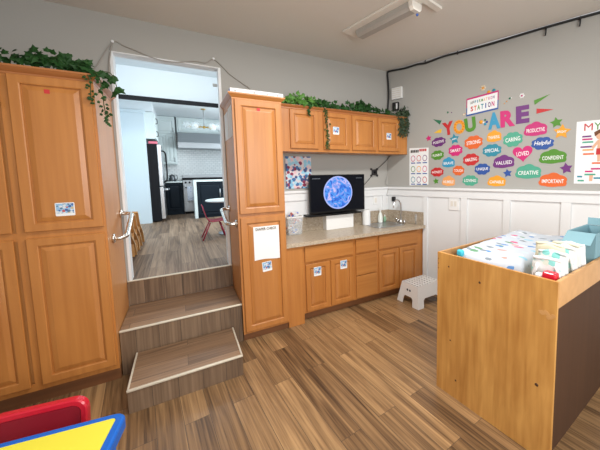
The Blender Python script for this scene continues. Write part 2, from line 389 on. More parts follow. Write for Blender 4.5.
# kitchen shell
struct('wall_kitchen_left', MB().box(-3.95, -3.83, .12, 6.3, KZ, 3.5), 'kwall')
struct('wall_kitchen_far', MB().box(-3.95, -.5, 6.2, 6.3, KZ, 3.5), 'kwall')
struct('wall_kitchen_stub', MB().box(-3.83, -3.25, 4.2, 4.3, KZ, 3.02).box(-3.83, -3.22, 4.17, 4.2, 2.96, 3.02, .004), 'kwall')
struct('ceiling_kitchen', MB().box(-3.95, -.5, .12, 2.5, 3.4, 3.48).box(-3.95, -.5, 2.6, 6.3, 3.22, 3.3).box(-3.95, -.5, 2.5, 2.6, 2.93, 3.4).box(-3.83, -3.1, 4.22, 6.2, 3.021, 3.219), 'kceil')
struct('trim_5', MB().box(-3.83, -.5, 2.44, 2.5, 2.865, 2.93), 'black', 'black beam edge across the kitchen ceiling')

# ---------------------------------------------------------------- stair
t = thing('stair_step', 'long upper wood plank step filling the gap between the tall cabinets', 'step', (-2.69, -.3, 0))
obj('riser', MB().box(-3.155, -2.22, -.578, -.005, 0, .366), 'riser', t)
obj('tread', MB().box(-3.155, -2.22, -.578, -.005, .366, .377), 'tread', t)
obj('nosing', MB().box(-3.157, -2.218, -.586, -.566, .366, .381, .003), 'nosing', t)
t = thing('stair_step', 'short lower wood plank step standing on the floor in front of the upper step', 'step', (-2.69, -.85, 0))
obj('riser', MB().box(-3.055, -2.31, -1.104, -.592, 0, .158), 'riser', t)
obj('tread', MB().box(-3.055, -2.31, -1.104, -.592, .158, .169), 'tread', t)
n = MB().box(-3.058, -2.307, -1.111, -1.091, .158, .173, .003)
n.box(-3.058, -3.045, -1.10, -.592, .158, .173, .002).box(-2.32, -2.307, -1.10, -.592, .158, .173, .002)
obj('nosing', n, 'nosing', t)

# ---------------------------------------------------------------- cabinets
def door_mb(x0, x1, z0, z1, y, fr=.058, th=.02, panel=True):
    """raised panel door, back on plane y, front towards -y"""
    b = MB()
    prof = [(0, 0), (0, -th+.004), (.004, -th)]
    if panel: prof += [(fr-.006, -th), (fr, -th+.003), (fr+.002, -th+.015), (fr+.008, -th+.015), (fr+.010, -th+.010), (fr+.036, -th+.002), (fr+.039, -th+.0015)]
    else: prof += [(.012, -th)]
    loops = []
    for i, d in prof: loops.append([(x0+i, y+d, z0+i), (x1-i, y+d, z0+i), (x1-i, y+d, z1-i), (x0+i, y+d, z1-i)])
    return b.rings(loops)
def crown_mb(x0, x1, yf, yb, z0, h=.06, out=.035, left=True, right=True):
    prof = [(0, 0), (.004, .006), (.004, .018), (.014, .026), (.024, .036), (out-.004, .044), (out, .048), (out, h), (0, h)]
    a = out if left else 0; b = out if right else 0
    loops = []
    m = MB()
    for d, z in prof[:-1]:
        loops.append([(x0-(d if left else 0), yb, z0+z), (x0-(d if left else 0), yf-d, z0+z), (x1+(d if right else 0), yf-d, z0+z), (x1+(d if right else 0), yb, z0+z)])
    return m.rings(loops)

# left pantry
t = thing('pantry_cabinet', 'wide honey maple pantry cabinet left of the doorway with ivy along its top', 'cabinet', (-3.7, -.33, 0))
obj('carcass', MB().box(-4.16, -3.16, -.636, -.005, .115, 2.335, .002), 'maple_side', t)
obj('toe_kick', MB().box(-4.16, -3.162, -.606, -.01, 0, .115), 'toe_shaded', t)
obj('face_frame', MB().box(-4.16, -4.10, -.656, -.637, .115, 2.335).box(-3.205, -3.158, -.656, -.637, .115, 2.335).box(-3.63, -3.585, -.656, -.637, .115, 2.335)
    .box(-4.10, -3.205, -.655, -.637, 2.30, 2.335).box(-4.10, -3.205, -.655, -.637, 1.20, 1.26).box(-4.10, -3.205, -.655, -.637, .115, .17), 'maple', t)
obj('crown_molding', crown_mb(-4.16, -3.16, -.656, -.005, 2.315), 'crown', t)
for x0, x1 in ((-4.125, -3.645), (-3.588, -3.172)):
    obj('door', door_mb(x0, x1, 1.262, 2.318, -.6565), 'maple', t); obj('door', door_mb(x0, x1, .155, 1.215, -.6565), 'maple', t)
# tower
t = thing('pantry_cabinet', 'tall narrow honey maple cabinet right of the doorway with a grab bar', 'cabinet', (-1.99, -.3, 0))
obj('carcass', MB().box(-2.215, -1.766, -.594, -.005, .075, 2.34, .002), 'maple_side', t)
obj('toe_kick', MB().box(-2.213, -1.766, -.578, -.01, 0, .075), 'toe_shaded', t)
obj('face_frame', MB().box(-2.217, -2.18, -.613, -.595, .075, 2.34).box(-1.80, -1.764, -.613, -.595, .075, 2.34).box(-2.18, -1.80, -.612, -.595, 2.30, 2.34).box(-2.18, -1.80, -.612, -.595, 1.20, 1.28).box(-2.18, -1.80, -.612, -.595, .075, .12), 'maple', t)
obj('crown_molding', crown_mb(-2.215, -1.766, -.613, -.005, 2.322), 'maple_x', t)
obj('door', door_mb(-2.198, -1.772, 1.262, 2.325, -.6135), 'maple', t); obj('door', door_mb(-2.198, -1.772, .10, 1.225, -.6135), 'maple', t)
# base cabinet run
YF = -.56
t = thing('base_cabinet', 'honey maple base cabinet run under the countertop with doors and drawers', 'cabinet', (-.78, -.3, 0))
xr = lambda y: -y*math.tan(ANG)-.004
obj('carcass', MB().box(-1.762, -1.744, -.54, -.045, .095, .866).box(-1.744, -.02, -.055, -.045, .095, .866).prism([(-1.744, -.055), (-.035, -.055), (xr(-.54)-.04, -.54), (-1.744, -.54)], .095, .113).prism([(-.035, -.06), (-.02, -.06), (xr(-.54)-.03, -.54), (xr(-.54)-.05, -.54)], .113, .866), 'maple', t)
obj('toe_kick', MB().prism([(-1.60, -.05), (-.01, -.05), (xr(-.5)-.01, -.50), (-1.60, -.50)], 0, .095), 'toe_shaded', t)
obj('filler_panel', MB().box(-1.762, -1.585, -.592, -.541, 0, .868, .003), 'maple', t)
f = MB()
for x0, x1 in ((-1.585, -1.535), (-.965, -.905), (-.625, -.57), (.055, .175)): f.box(x0, x1, YF, -.541, .095, .868)
f.box(-1.585, .175, YF+.001, -.541, .835, .868).box(-1.585, .175, YF+.001, -.541, .64, .68).box(-1.585, .175, YF+.001, -.541, .095, .125).box(-1.285, -1.235, YF+.001, -.541, .125, .64).box(-.905, -.625, YF+.0012, -.541, .37, .41).box(-.285, -.23, YF+.001, -.541, .125, .64)
obj('face_frame', f, 'maple', t)
for x0, x1 in ((-1.55, -1.268), (-1.248, -.955), (-.578, -.272), (-.243, .062)):
    obj('door', door_mb(x0, x1, .115, .645, YF-.0005, .05), 'maple', t)
for x0, x1, z0, z1 in ((-1.555, -.955, .672, .842), (-.913, -.615, .672, .842), (-.913, -.615, .40, .648), (-.913, -.615, .115, .385), (-.578, .062, .672, .842)):
    obj('drawer_front', door_mb(x0, x1, z0, z1, YF-.0005, panel=False), 'maple_x', t)
# upper cabinets
t = thing('wall_cabinet', 'row of honey maple wall cabinets over the counter with greenery on top', 'cabinet', (-.8, -.15, 1.885))
xu = lambda y: -y*math.tan(ANG)-.004
obj('carcass', MB().prism([(-1.762, -.005), (-.005, -.005), (xu(-.302), -.302), (-1.762, -.302)], 1.887, 2.375), 'maple', t)
f = MB()
for x0, x1 in ((-1.70, -1.575), (-1.262, -1.175), (-.85, -.785), (-.445, -.39), (-.06, .098)): f.box(x0, x1, -.322, -.303, 1.887, 2.375)
f.box(-1.70, .098, -.321, -.303, 1.887, 1.935).box(-1.70, .098, -.321, -.303, 2.335, 2.375)
obj('face_frame', f, 'maple', t)
obj('crown_molding', crown_mb(-1.728, .085, -.322, -.01, 2.352, .045, .022, False, False), 'crown', t)
for x0, x1 in ((-1.59, -1.255), (-1.188, -.84), (-.798, -.437), (-.402, -.05)):
    obj('door', door_mb(x0, x1, 1.922, 2.35, -.3225, .05), 'maple', t)
# grab bars on the cabinet sides, each held by two flanges, following the climb
def grab(label, x, sgn):
    g = thing('grab_bar', label, 'grab bar', (x, -.3, 1.15))
    A = Vector((x, -.47, 1.13)); B = Vector((x, -.05, 1.29)); o = Vector((.085*sgn, 0, 0))
    if sgn < 0: A = Vector((x, -.53, 1.165)); B = Vector((x, -.09, 1.27))
    obj('bar', MB().tube([A+o*.05, A+o*.6, A+o*.93+(B-A)*.05, A+o+(B-A)*.14, A+o+(B-A)*.86, B+o*.93-(B-A)*.05, B+o*.6, B+o*.05], .018, 12, 5), 'chrome', g)
    mt = Matrix.Rotation(R(90)*sgn, 4, 'Y')
    for P in (A, B):
        obj('flange', MB().lathe([(.0, 0), (.038, 0), (.038, .006), (.034, .012), (.018, .016), (.0, .016)], 20, mtx=Matrix.Translation(P+Vector((.0005*sgn, 0, 0)))@mt), 'chrome', g)
grab('silver grab bar on the side of the wide left pantry cabinet', -3.158, 1)
grab('silver grab bar on the side of the narrow cabinet right of the doorway', -2.2155, -1)

# ---------------------------------------------------------------- counter, sink, things on it
t = thing('countertop', 'tan speckled laminate countertop along the back wall with stone backsplash', 'countertop', (-.8, -.3, .868))
xc = lambda y: -y*math.tan(ANG)-.003
b = MB(); SX0, SX1, SY0, SY1 = -.47, -.05, -.43, -.10
for pts in ([(-1.763, -.606), (SX0, -.606), (SX0, -.003), (-1.763, -.003)], [(SX0, -.606), (SX1, -.606), (SX1, SY0), (SX0, SY0)],
            [(SX0, SY1), (SX1, SY1), (SX1, -.003), (SX0, -.003)], [(SX1, -.606), (xc(-.606), -.606), (xc(-.05)-.04, -.05), (SX1, -.05)]): b.prism(pts, .869, .908)
obj('worktop', b, 'counter', t)
obj('front_edge', MB().prism([(-1.763, -.613), (xc(-.613), -.613), (xc(-.606), -.606), (-1.763, -.606)], .867, .909), 'counter', t)
obj('backsplash', MB().box(-1.763, -.02, -.040, -.0285, .909, 1.085, .002).prism(strip(.03, .61, .031, .044), .909, 1.085, bev=.002), 'bsplash', t)
t = thing('kitchen_sink', 'stainless drop in sink set into the right end of the counter', 'sink', ((SX0+SX1)/2, -.27, .8))
cx, cy = (SX0+SX1)/2, (SY0+SY1)/2
def lp(w, h, r, z): return [(cx+x, cy+y, z) for x, y in rrect(w, h, r)]
obj('basin', MB().rings([lp(.46, .37, .05, .909), lp(.46, .37, .05, .914), lp(.385, .295, .05, .914), lp(.37, .28, .05, .905), lp(.36, .27, .05, .76), lp(.30, .21, .06, .745)], smooth=True), 'steel', t)
obj('drain', MB().lathe([(0, 0), (.04, 0), (.035, .004), (0, .003)], 16, (cx, cy, .7455)), 'chrome2', t)
t = thing('faucet', 'chrome gooseneck faucet standing behind the sink', 'faucet', (.02, -.29, .908))
fx, fy = .012, -.29
obj('spout', MB().tube([(fx, fy, .915), (fx, fy, 1.12), (fx-.012, fy, 1.205), (fx-.06, fy, 1.25), (fx-.115, fy, 1.225), (fx-.132, fy, 1.175), (fx-.132, fy, 1.14)], .0115, 12, 6), 'chrome2', t)
obj('base', MB().lathe([(0, 0), (.028, 0), (.028, .02), (.018, .03), (.015, .06), (0, .06)], 20, (fx, fy, .9145)), 'chrome2', t)
for dy in (-.075, .075):
    h = obj('handle', MB().lathe([(0, 0), (.02, 0), (.018, .03), (.012, .045), (0, .045)], 16, (fx, fy+dy, .9145)).tube([(fx, fy+dy, .957), (fx-.015, fy+dy*1.2, .968), (fx-.03, fy+dy*1.45, .972)], .006, 8, 3), 'chrome2', t)
t = thing('soap_bottle', 'frosted white hand soap pump bottle behind the sink', 'bottle', (-.20, -.065, .908))
obj('bottle', MB().lathe([(0, 0), (.036, 0), (.038, .02), (.034, .10), (.022, .14), (.011, .155), (.011, .165), (0, .165)], 20, (-.20, -.075, .909)), 'soapbottle', t)
obj('pump', MB().lathe([(0, 0), (.012, 0), (.012, .018), (.004, .02), (.004, .045), (0, .045)], 14, (-.20, -.075, 1.074)).tube([(-.20, -.075, 1.118), (-.22, -.082, 1.12), (-.235, -.088, 1.112)], .006, 8, 3), 'plastic', t)
t = thing('dish_soap_bottle', 'small green soap bottle between pump bottle and faucet', 'bottle', (-.11, -.065, .908))
obj('bottle', MB().lathe([(0, 0), (.022, 0), (.023, .06), (.012, .085), (0, .085)], 16, (-.115, -.068, .909)), 'soapgreen', t); obj('cap', MB().lathe([(0, 0), (.010, 0), (.009, .025), (0, .025)], 12, (-.115, -.068, .994)), 'plastic', t)
t = thing('tumbler', 'tall clear plastic tumbler in the counter corner right of the faucet', 'cup', (.11, -.42, .908))
obj('cup', MB().lathe([(0, 0), (.022, 0), (.027, .14), (.025, .14), (.020, .006), (0, .006)], 18, (.135, -.475, .909)), 'clear', t)
t = thing('paper_towel_roll', 'white paper towel roll standing right of the monitor', 'paper towel', (-.46, -.12, .908))
obj('roll', MB().lathe([(.018, 0), (.056, 0), (.057, .01), (.057, .20), (.056, .21), (.018, .21)], 24, (-.46, -.105, .909)), 'paper', t)
# monitor on its low stand, on a white box
t = thing('monitor', 'black flat monitor with a glowing blue round picture above the white box', 'monitor', (-.92, -.13, 1.105))
MX0, MX1, MZ0, MZ1, MY = -1.318, -.523, 1.138, 1.62, -.165
obj('housing', MB().box(MX0, MX1, MY, MY+.03, MZ0, MZ1, .004).box(-1.15, -.7, MY+.03, MY+.055, 1.22, 1.52, .01), 'bezel', t)
s_ = obj('screen', MB().box(MX0+.012, MX1-.012, MY-.0015, MY-.0002, MZ0+.022, MZ1-.012), 'screen', t)
obj('stand', MB().box(-1.36, -.60, -.20, -.035, 1.101, 1.122, .006).box(-1.0, -.85, -.12, -.09, 1.12, 1.25, .004), 'bezel', t)
def globe_mat():
    m = bpy.data.materials.new('screen_picture'); m.use_nodes = True; nt = m.node_tree; b = nt.nodes['Principled BSDF']
    b.inputs['Base Color'].default_value = (.01, .01, .02, 1); b.inputs['Roughness'].default_value = .2
    tc = nt.nodes.new('ShaderNodeTexCoord')
    n = nt.nodes.new('ShaderNodeTexNoise'); n.inputs['Scale'].default_value = 13; n.inputs['Detail'].default_value = 5; n.inputs['Distortion'].default_value = 1.5
    nt.links.new(tc.outputs['Object'], n.inputs['Vector'])
    r = ramp(nt, [(.30, (.02, .05, .40)), (.42, (.02, .16, .80)), (.50, (.06, .36, .95)), (.57, (.25, .32, .88)), (.63, (.55, .55, .98)), (.69, (.80, .65, .95)), (.75, (.80, .15, .35))])
    nt.links.new(n.outputs['Fac'], r.inputs['Fac']); nt.links.new(r.outputs['Color'], b.inputs['Emission Color']); b.inputs['Emission Strength'].default_value = .9
    return m
M['globepic'] = globe_mat(); M['globerim'] = mat('screen_rim', (.01, .01, .02), .2, emit=((.42, .50, .95), .95))
gx, gz, gr = -.925, 1.388, .208
cir = lambda r, n=40: [(gx+r*math.cos(2*PI*k/n), gz+r*1.02*math.sin(2*PI*k/n)) for k in range(n)]
obj('picture_rim', MB().prism(cir(gr), MY-.0028, MY-.0016, 'Y'), 'globerim', s_)
obj('picture', MB().prism(cir(gr*.92), MY-.0042, MY-.0028, 'Y'), 'globepic', s_)
M['dimtext'] = mat('screen_text', (.01, .01, .02), .3, emit=((.5, .55, .6), .35))
d = MB()
for k in range(6): d.box(MX0+.04+k*.018, MX0+.053+k*.018, MY-.0025, MY-.0016, MZ1-.052, MZ1-.044)
obj('screen_caption', d, 'dimtext', s_); d = MB()
for k in range(5): d.box(MX1-.13+k*.018, MX1-.117+k*.018, MY-.0025, MY-.0016, MZ1-.052, MZ1-.046)
obj('screen_clock', d, 'dimtext', s_)
t = thing('storage_box', 'white box on the counter holding up the monitor', 'box', (-.9, -.1, .908))
obj('box', MB().box(-1.095, -.695, -.15, -.037, .909, 1.085, .004), 'plastic', t); obj('lid', MB().box(-1.10, -.69, -.155, -.036, 1.0855, 1.1005, .004), 'plastic', t)
# clear tub of packets
t = thing('snack_tub', 'clear plastic tub of colourful packets beside the tall cabinet', 'container', (-1.52, -.12, .908))
TX, TY = -1.52, -.125
def tl(w, h, z): return [(TX+x, TY+y, z) for x, y in rrect(w, h, .015, 3)]
obj('tub', MB().rings([tl(.17, .13, .9095), tl(.20, .15, 1.12), tl(.192, .142, 1.12), tl(.163, .123, .914)]), 'clear', t)
obj('rim', MB().rings([tl(.206, .156, 1.118), tl(.206, .156, 1.128), tl(.19, .14, 1.128), tl(.19, .14, 1.118), tl(.206, .156, 1.118)], cap=False), 'plastic', t)
for k in range(9):
    a = Matrix.Translation((TX+random.uniform(-.05, .05), TY+random.uniform(-.03, .03), .935+.029*k))@Matrix.Rotation(random.uniform(0, 3), 4, 'Z')@Matrix.Rotation(random.uniform(-.10, .10), 4, 'X')
    o = obj('packet', MB().box(-.045, .045, -.028, .028, -.012, .012, .008, mtx=a), 'candy'); 
    tag(o, 'printed snack packet in the clear tub beside the tall cabinet', 'packet', 'packets in the clear tub')
# electric plates on the back wall wainscot, right wall plates
def plate(name, label, loc, rot, w, h, gang=1, cat='outlet'):
    p = thing(name, label, cat, loc, rot)
    obj('cover_plate', MB().box(-w/2, w/2, -.013, -.0005, -h/2, h/2, .003), 'plastic', p, True)
    for g in range(gang):
        x = (g-(gang-1)/2)*.046
        obj('receptacle' if cat == 'outlet' else 'rocker', MB().box(x-.016, x+.016, -.017, -.0132, -.033, .033, .001), 'fixture', p, True)
    return p
plate('wall_outlet', 'white outlet plate on the back wall wainscot nearest the monitor', (-.245, -.0105, 1.235), 0, .075, .12)
plate('wall_outlet', 'white outlet plate on the back wall wainscot nearest the corner', (-.06, -.0105, 1.225), 0, .075, .12)
plate('light_switch', 'white double switch plate on the right wall wainscot', rw(1.028, 1.225, .0105), WROT, .135, .17, 2, 'switch')
t = thing('plug_adapter', 'black plug in charger in the wainscot corner behind the faucet', 'charger', rw(.12, 1.245, .011), WROT)
obj('body', MB().box(-.025, .025, -.04, -.0005, -.035, .035, .006), 'cable', t, True); obj('prong_block', MB().box(-.012, .03, -.052, -.0405, -.02, .02, .004), 'cable', t, True)
t = thing('wall_vent_box', 'white louvered chime box high on the right wall by the corner', 'chime', rw(.178, 2.755, .0005), WROT)
b = MB().box(-.085, .085, -.035, 0, -.08, .08, .005); obj('body', b, 'plastic', t, True)
b = MB()
for k in range(5): b.box(-.07, .07, -.039, -.0355, -.06+k*.028, -.048+k*.028)
obj('louver', b, 'fixture', t, True)
t = thing('sensor_box', 'small black and white sensor just above the wall cabinets in the corner', 'sensor', rw(.16, 2.58, .0005), WROT)
obj('body', MB().box(-.045, .045, -.05, 0, -.06, .05, .006), 'cable', t, True); obj('face', MB().box(.02, .044, -.055, -.0505, -.05, .03, .002), 'plastic', t, True)
# black square bracket on the wall with a cable up to the cabinets
t = thing('wall_bracket', 'black square bracket on the wall right of the monitor', 'bracket', (-.255, -.001, 1.642))
b = MB().box(-.297, -.213, -.03, -.001, 1.60, 1.684, .006)
for dx, dz in ((-1, -1), (1, -1), (-1, 1), (1, 1)): b.box(-.255+dx*.05-.014, -.255+dx*.05+.014, -.022, -.001, 1.642+dz*.045-.014, 1.642+dz*.045+.014, .004)
obj('plate', b, 'cable', t); obj('hub', MB().lathe([(0, 0), (.02, 0), (.016, .02), (0, .02)], 16, mtx=Matrix.Translation((-.255, -.0302, 1.642))@Matrix.Rotation(R(90), 4, 'X')), 'bezel', t)
tag(obj('monitor_cable', MB().tube([(-.535, -.05, 1.42), (-.42, -.006, 1.475), (-.33, -.006, 1.555), (-.20, -.006, 1.685), (-.06, -.02, 1.80), (.0, -.06, 1.884)], .0045, 6, 5), 'cable'), 'black cable running up from the monitor past the bracket to the cabinets', 'cable')
tag(obj('corner_cable', MB().tube([(-.02, -.05, 1.885), (-.015, -.02, 1.75), (-.02, -.012, 1.6), (-.06, -.012, 1.48), (-.03, -.048, 1.425), (-.05, -.03, 1.30)], .003, 6, 5), 'wcable'), 'thin pale cable hanging in the corner below the wall cabinets', 'cable')
# floral print on the wall
t = thing('floral_print', 'blue and pink floral picture on the wall left of the monitor', 'picture', (-1.39, -.001, 1.63))
obj('print', MB().box(-1.556, -1.225, -.012, -.001, 1.455, 1.852, .001), 'floral', t); 

# ---------------------------------------------------------------- cards and papers on the cabinets
def card(label, x, z, w, h, y, tilt=0, cat='card', border=True):
    o = thing('picture_card', label, cat, (x, y, z), 0)
    o.rotation_euler = (0, tilt, 0)
    obj('card', MB().prism(rrect(w, h, .006, 3), -.0012, -.0002, 'Y'), 'paper', o, True)
    b = MB().box(-w*.45, w*.45, -.0022, -.0013, -h*.30, h*.44); obj('picture', b, 'cardpic', o, True)
PY = -.6565-.0185
card('small picture card on the wide left pantry upper door', -3.373, 1.408, .102, .094, PY, 0)
card('small picture card on the second wall cabinet door', -1.025, 2.146, .082, .09, -.3225-.0185)
card('small picture card on the fourth wall cabinet door nearest the corner', -.235, 2.12, .078, .085, -.3225-.0185)
card('picture card on the first base cabinet door beside the filler panel', -1.415, .552, .088, .10, YF-.020)
card('picture card on the second base cabinet door left of the drawers', -1.085, .572, .088, .10, YF-.020)
card('torn picture card under the paper sheet on the narrow cabinet door', -1.972, .724, .092, .098, -.6135-.0185, R(-4))
def redsq(label, x, z, y): one('paper_square', MB().box(x-.014, x+.014, y-.0014, y-.0002, z-.014, z+.014), 'redsq', label, 'sticker', (x, y, z))
redsq('tiny red square sticker at the top of the wide left pantry door', -3.402, 2.222, PY)
redsq('tiny red square sticker at the top of the narrow cabinet upper door', -1.988, 2.246, -.6135-.0185)
t = thing('paper_sheet', 'white paper check sheet taped to the narrow cabinet lower door', 'paper', (-1.963, -.632, .96))
py = -.6135-.0195
ring = []
b = MB(); nx, nz = 8, 10
g = [[(-2.088+.245*i/nx, py-.002-.004*math.sin(2.6*i/nx+.4)*(j/nz)-.010*max(0, (i/nx-.6))*(1-j/nz), .798+.332*j/nz+.006*math.sin(5*i/nx)*(1-j/nz)) for i in range(nx+1)] for j in range(nz+1)]
for j in range(nz):
    for i in range(nx): b.poly([g[j][i], g[j][i+1], g[j+1][i+1], g[j+1][i]])
bmesh.ops.remove_doubles(b.bm, verts=b.bm.verts[:], dist=1e-6); bmesh.ops.solidify(b.bm, geom=b.bm.faces[:], thickness=.0008)
sh = obj('sheet', b, 'paper', t)
obj('title', text_mb('DIAPER CHECK', .20, .026, .01, .0006, -1.967, 1.106, py-.0095), 'ink', sh)
# papers on the tower's doorway side
for k, (y0, y1, z0, z1, lb) in enumerate(((-.30, -.05, 2.0, 2.27, 'white paper high on the cabinet side nearest the doorway jamb'), (-.56, -.325, 2.0, 2.285, 'white paper high on the cabinet side nearest the room'))):
    one('paper_sheet', MB().box(-2.2172, -2.2156, y0, y1, z0, z1), 'paper', lb, 'paper', (-2.2164, (y0+y1)/2, (z0+z1)/2))
# flat cartons on the tower
t = thing('flat_carton', 'long flat white carton lying on top of the narrow cabinet', 'box', (-1.97, -.52, 2.383))
obj('carton', MB().box(-2.225, -1.735, -.60, -.44, 2.3825, 2.428, .003), 'paper', t)
b = MB()
for x in (-2.19, -2.02, -1.90, -1.80): b.box(x, x+.018, -.6008, -.6002, 2.398, 2.413)
obj('printed_mark', b, 'lens', t); obj('blue_end', MB().box(-2.2262, -2.2254, -.59, -.45, 2.386, 2.424), 'blue', t)

# ---------------------------------------------------------------- greenery
def leaf(b, c, nrm, up, L, W, lobes=True):
    nrm = nrm.normalized(); u = (up-nrm*up.dot(nrm)); u.normalize(); s = nrm.cross(u)
    o = [(0, 0), (.42, .12), (.36, .38), (.5, .55), (.2, .66), (0, 1)] if lobes else [(0, 0), (.3, .2), (.42, .45), (.3, .75), (0, 1)]
    mid = [c+u*(t_*L)+nrm*(.10*L*math.sin(PI*t_)) for t_ in (0, .35, .7, 1)]
    for sg in (1, -1):
        pts = [c+s*(sg*x*W)+u*(y*L)-nrm*(.16*W*x) for x, y in o[1:-1]]
        loop = [mid[0]]+pts+[mid[3], mid[2], mid[1]]
        vs = [b.bm.verts.new(p) for p in (loop if sg > 0 else loop[::-1])]
        b.bm.faces.new(vs)
def garland(name, label, path, count, spread, size, m, lobes=True, hang=()):
    t = thing(name, label, 'plant', path[0])
    obj('vine', MB().tube(path, .004, 6, 4), 'vine', t)
    b = MB(); P = [Vector(p) for p in path]
    for k in range(count):
        f = random.random()*(len(P)-1); i = min(int(f), len(P)-2); c = P[i].lerp(P[i+1], f-i)
        c = c+Vector((random.gauss(0, spread[0]), random.uniform(-spread[1], spread[1]*.5), abs(random.gauss(0, spread[2]))))
        n = Vector((random.gauss(0, .6), -.9+random.gauss(0, .5), random.gauss(.5, .5))); u = Vector((random.gauss(0, .8), -.3, random.gauss(-.2, .9)))
        L = size*random.uniform(.7, 1.25); leaf(b, c, n, u, L, L*.95, lobes)
    obj('foliage', b, m, t)
    for hp, cnt, hs, sc in hang:
        obj('trailing_vine', MB().tube(hp, .003, 5, 4), 'vine', t)
        b = MB(); Q = [Vector(p) for p in hp]
        for k in range(cnt):
            f = (k+random.random())/cnt*(len(Q)-1); i = min(int(f), len(Q)-2); c = Q[i].lerp(Q[i+1], f-i)
            sg = 1 if k % 2 else -1
            leaf(b, c+Vector((random.gauss(0, sc), random.gauss(-.004, .004), 0)), Vector((random.gauss(0, .5), -1, random.gauss(.2, .4))), Vector((sg*.8, -.2, -random.uniform(.2, 1))), hs*random.uniform(.7, 1.2), hs*.8, lobes)
        obj('trailing_leaves', b, m, t)
    return t
zt = 2.39
garland('ivy_garland', 'green ivy garland along the top of the wide left pantry cabinet', [(-4.1, -.63, zt), (-3.9, -.62, zt+.02), (-3.68, -.64, zt+.025), (-3.45, -.62, zt+.03), (-3.3, -.63, zt+.02), (-3.17, -.65, zt+.01)], 300, (.03, .06, .026), .056, 'leaf', True,
        hang=[([(-3.66, -.70, zt), (-3.65, -.705, 2.28), (-3.655, -.70, 2.18), (-3.65, -.70, 2.12)], 26, .035, .015),
              ([(-3.17, -.66, zt+.01), (-3.115, -.715, 2.36), (-3.105, -.70, 2.25), (-3.10, -.70, 2.12), (-3.085, -.70, 2.02)], 42, .03, .012),
              ([(-3.17, -.66, zt), (-3.06, -.69, 2.40), (-3.03, -.69, 2.34), (-3.015, -.69, 2.27)], 9, .075, .02),
              ([(-3.20, -.66, zt), (-3.165, -.712, 2.33), (-3.17, -.705, 2.22), (-3.165, -.70, 2.16)], 20, .025, .008)])
zu = 2.40
garland('fern_bush', 'bright green leafy bush on the wall cabinets next to the narrow cabinet', [(-1.66, -.24, zu), (-1.5, -.24, zu+.04), (-1.36, -.25, zu+.03), (-1.28, -.27, zu)], 260, (.05, .10, .04), .05, 'leaf2', True)
garland('ivy_spray', 'dark ivy spray with a long trailing strand over the second wall cabinet door', [(-1.36, -.30, zu), (-1.24, -.30, zu+.04), (-1.12, -.31, zu+.02), (-.98, -.26, zu)], 75, (.03, .05, .03), .055, 'leaf', True,
        hang=[([(-1.15, -.33, zu), (-1.16, -.365, 2.30), (-1.15, -.36, 2.15), (-1.145, -.36, 2.02), (-1.15, -.36, 1.93)], 46, .028, .012), ([(-1.35, -.33, zu), (-1.37, -.365, 2.34), (-1.36, -.36, 2.30)], 8, .035, .012)])
garland('ivy_garland', 'low dark green ivy along the wall cabinets towards the corner', [(-.98, -.2, zu), (-.85, -.26, zu+.01), (-.7, -.25, zu+.03), (-.6, -.24, zu+.05), (-.45, -.25, zu+.02), (-.3, -.26, zu+.005), (-.15, -.26, zu)], 170, (.03, .05, .036), .062, 'leaf', True)
garland('ivy_sprig', 'single upright ivy sprig standing above the low ivy near the third wall cabinet door', [(-.66, -.24, zu), (-.64, -.25, zu+.08), (-.60, -.26, zu+.13), (-.57, -.26, zu+.15)], 22, (.02, .02, .01), .06, 'leaf', True)
garland('hanging_plant', 'dusky trailing plant hanging over the corner end of the wall cabinets', [(-.12, -.27, zu), (.0, -.29, zu+.04), (.06, -.31, zu+.05), (.09, -.33, zu+.02)], 100, (.03, .05, .03), .05, 'leafdark', False,
        hang=[([(x, -.33, zu+.03), (x+.005, -.352, 2.33), (x, -.35, z1+.08), (x+.003, -.35, z1)], 30, .036, .014) for x, z1 in ((-.06, 2.14), (-.03, 2.18), (.0, 2.12), (.03, 2.19), (.055, 2.15), (.075, 2.2))])

# ---------------------------------------------------------------- cables along the ceiling and over the doorway
pts = [(-3.30, -.02, 2.50), (-3.235, -.012, 2.63), (-3.112, -.012, 2.853), (-3.03, -.012, 2.838), (-2.951, -.012, 2.815), (-2.83, -.012, 2.775), (-2.719, -.012, 2.757), (-2.592, -.012, 2.77), (-2.458, -.012, 2.803), (-2.36, -.012, 2.805), (-2.285, -.012, 2.852), (-2.20, -.012, 2.79), (-2.129, -.012, 2.722), (-2.0, -.012, 2.64), (-1.93, -.02, 2.59), (-1.80, -.03, 2.385)]
t = thing('string_light_cable', 'thin pale cable looped on hooks over the doorway between the tall cabinets', 'cable', pts[2])
obj('cable', MB().tube(pts, .0045, 6, 4), 'wcable', t)
for p in (pts[2], pts[10]): obj('hook', MB().ball((p[0], -.012, p[2]+.008), .014, (1, .7, 1), 10), 'white', t)
obj('cable_tail', MB().tube([pts[2], (-3.13, -.012, 2.78), (-3.15, -.012, 2.66), (-3.155, -.012, 2.56), (-3.16, -.02, 2.45)], .006, 6, 4), 'wcable', t)
pts = [rw(.02, 2.40, .03), rw(.022, 2.58, .022), rw(.035, 2.72, .02), rw(.03, 2.9, .02), rw(.02, 3.06, .022), rw(.06, 3.085, .016), rw(.3, 3.07, .016), rw(.5, 3.075, .016), rw(.62, 3.062, .016), rw(.85, 3.082, .016), rw(1.05, 3.080, .016), rw(1.4, 3.074, .016), rw(1.7, 3.082, .016), rw(1.97, 3.086, .016), rw(2.25, 3.085, .016), rw(2.7, 3.08, .016), rw(3.2, 3.085, .016), rw(3.9, 3.08, .016)]
t = thing('ceiling_cable', 'thick black cable pinned along the top of the right wall and down the corner', 'cable', pts[5])
obj('cable', MB().tube(pts, .0125, 8, 4), 'cable', t)
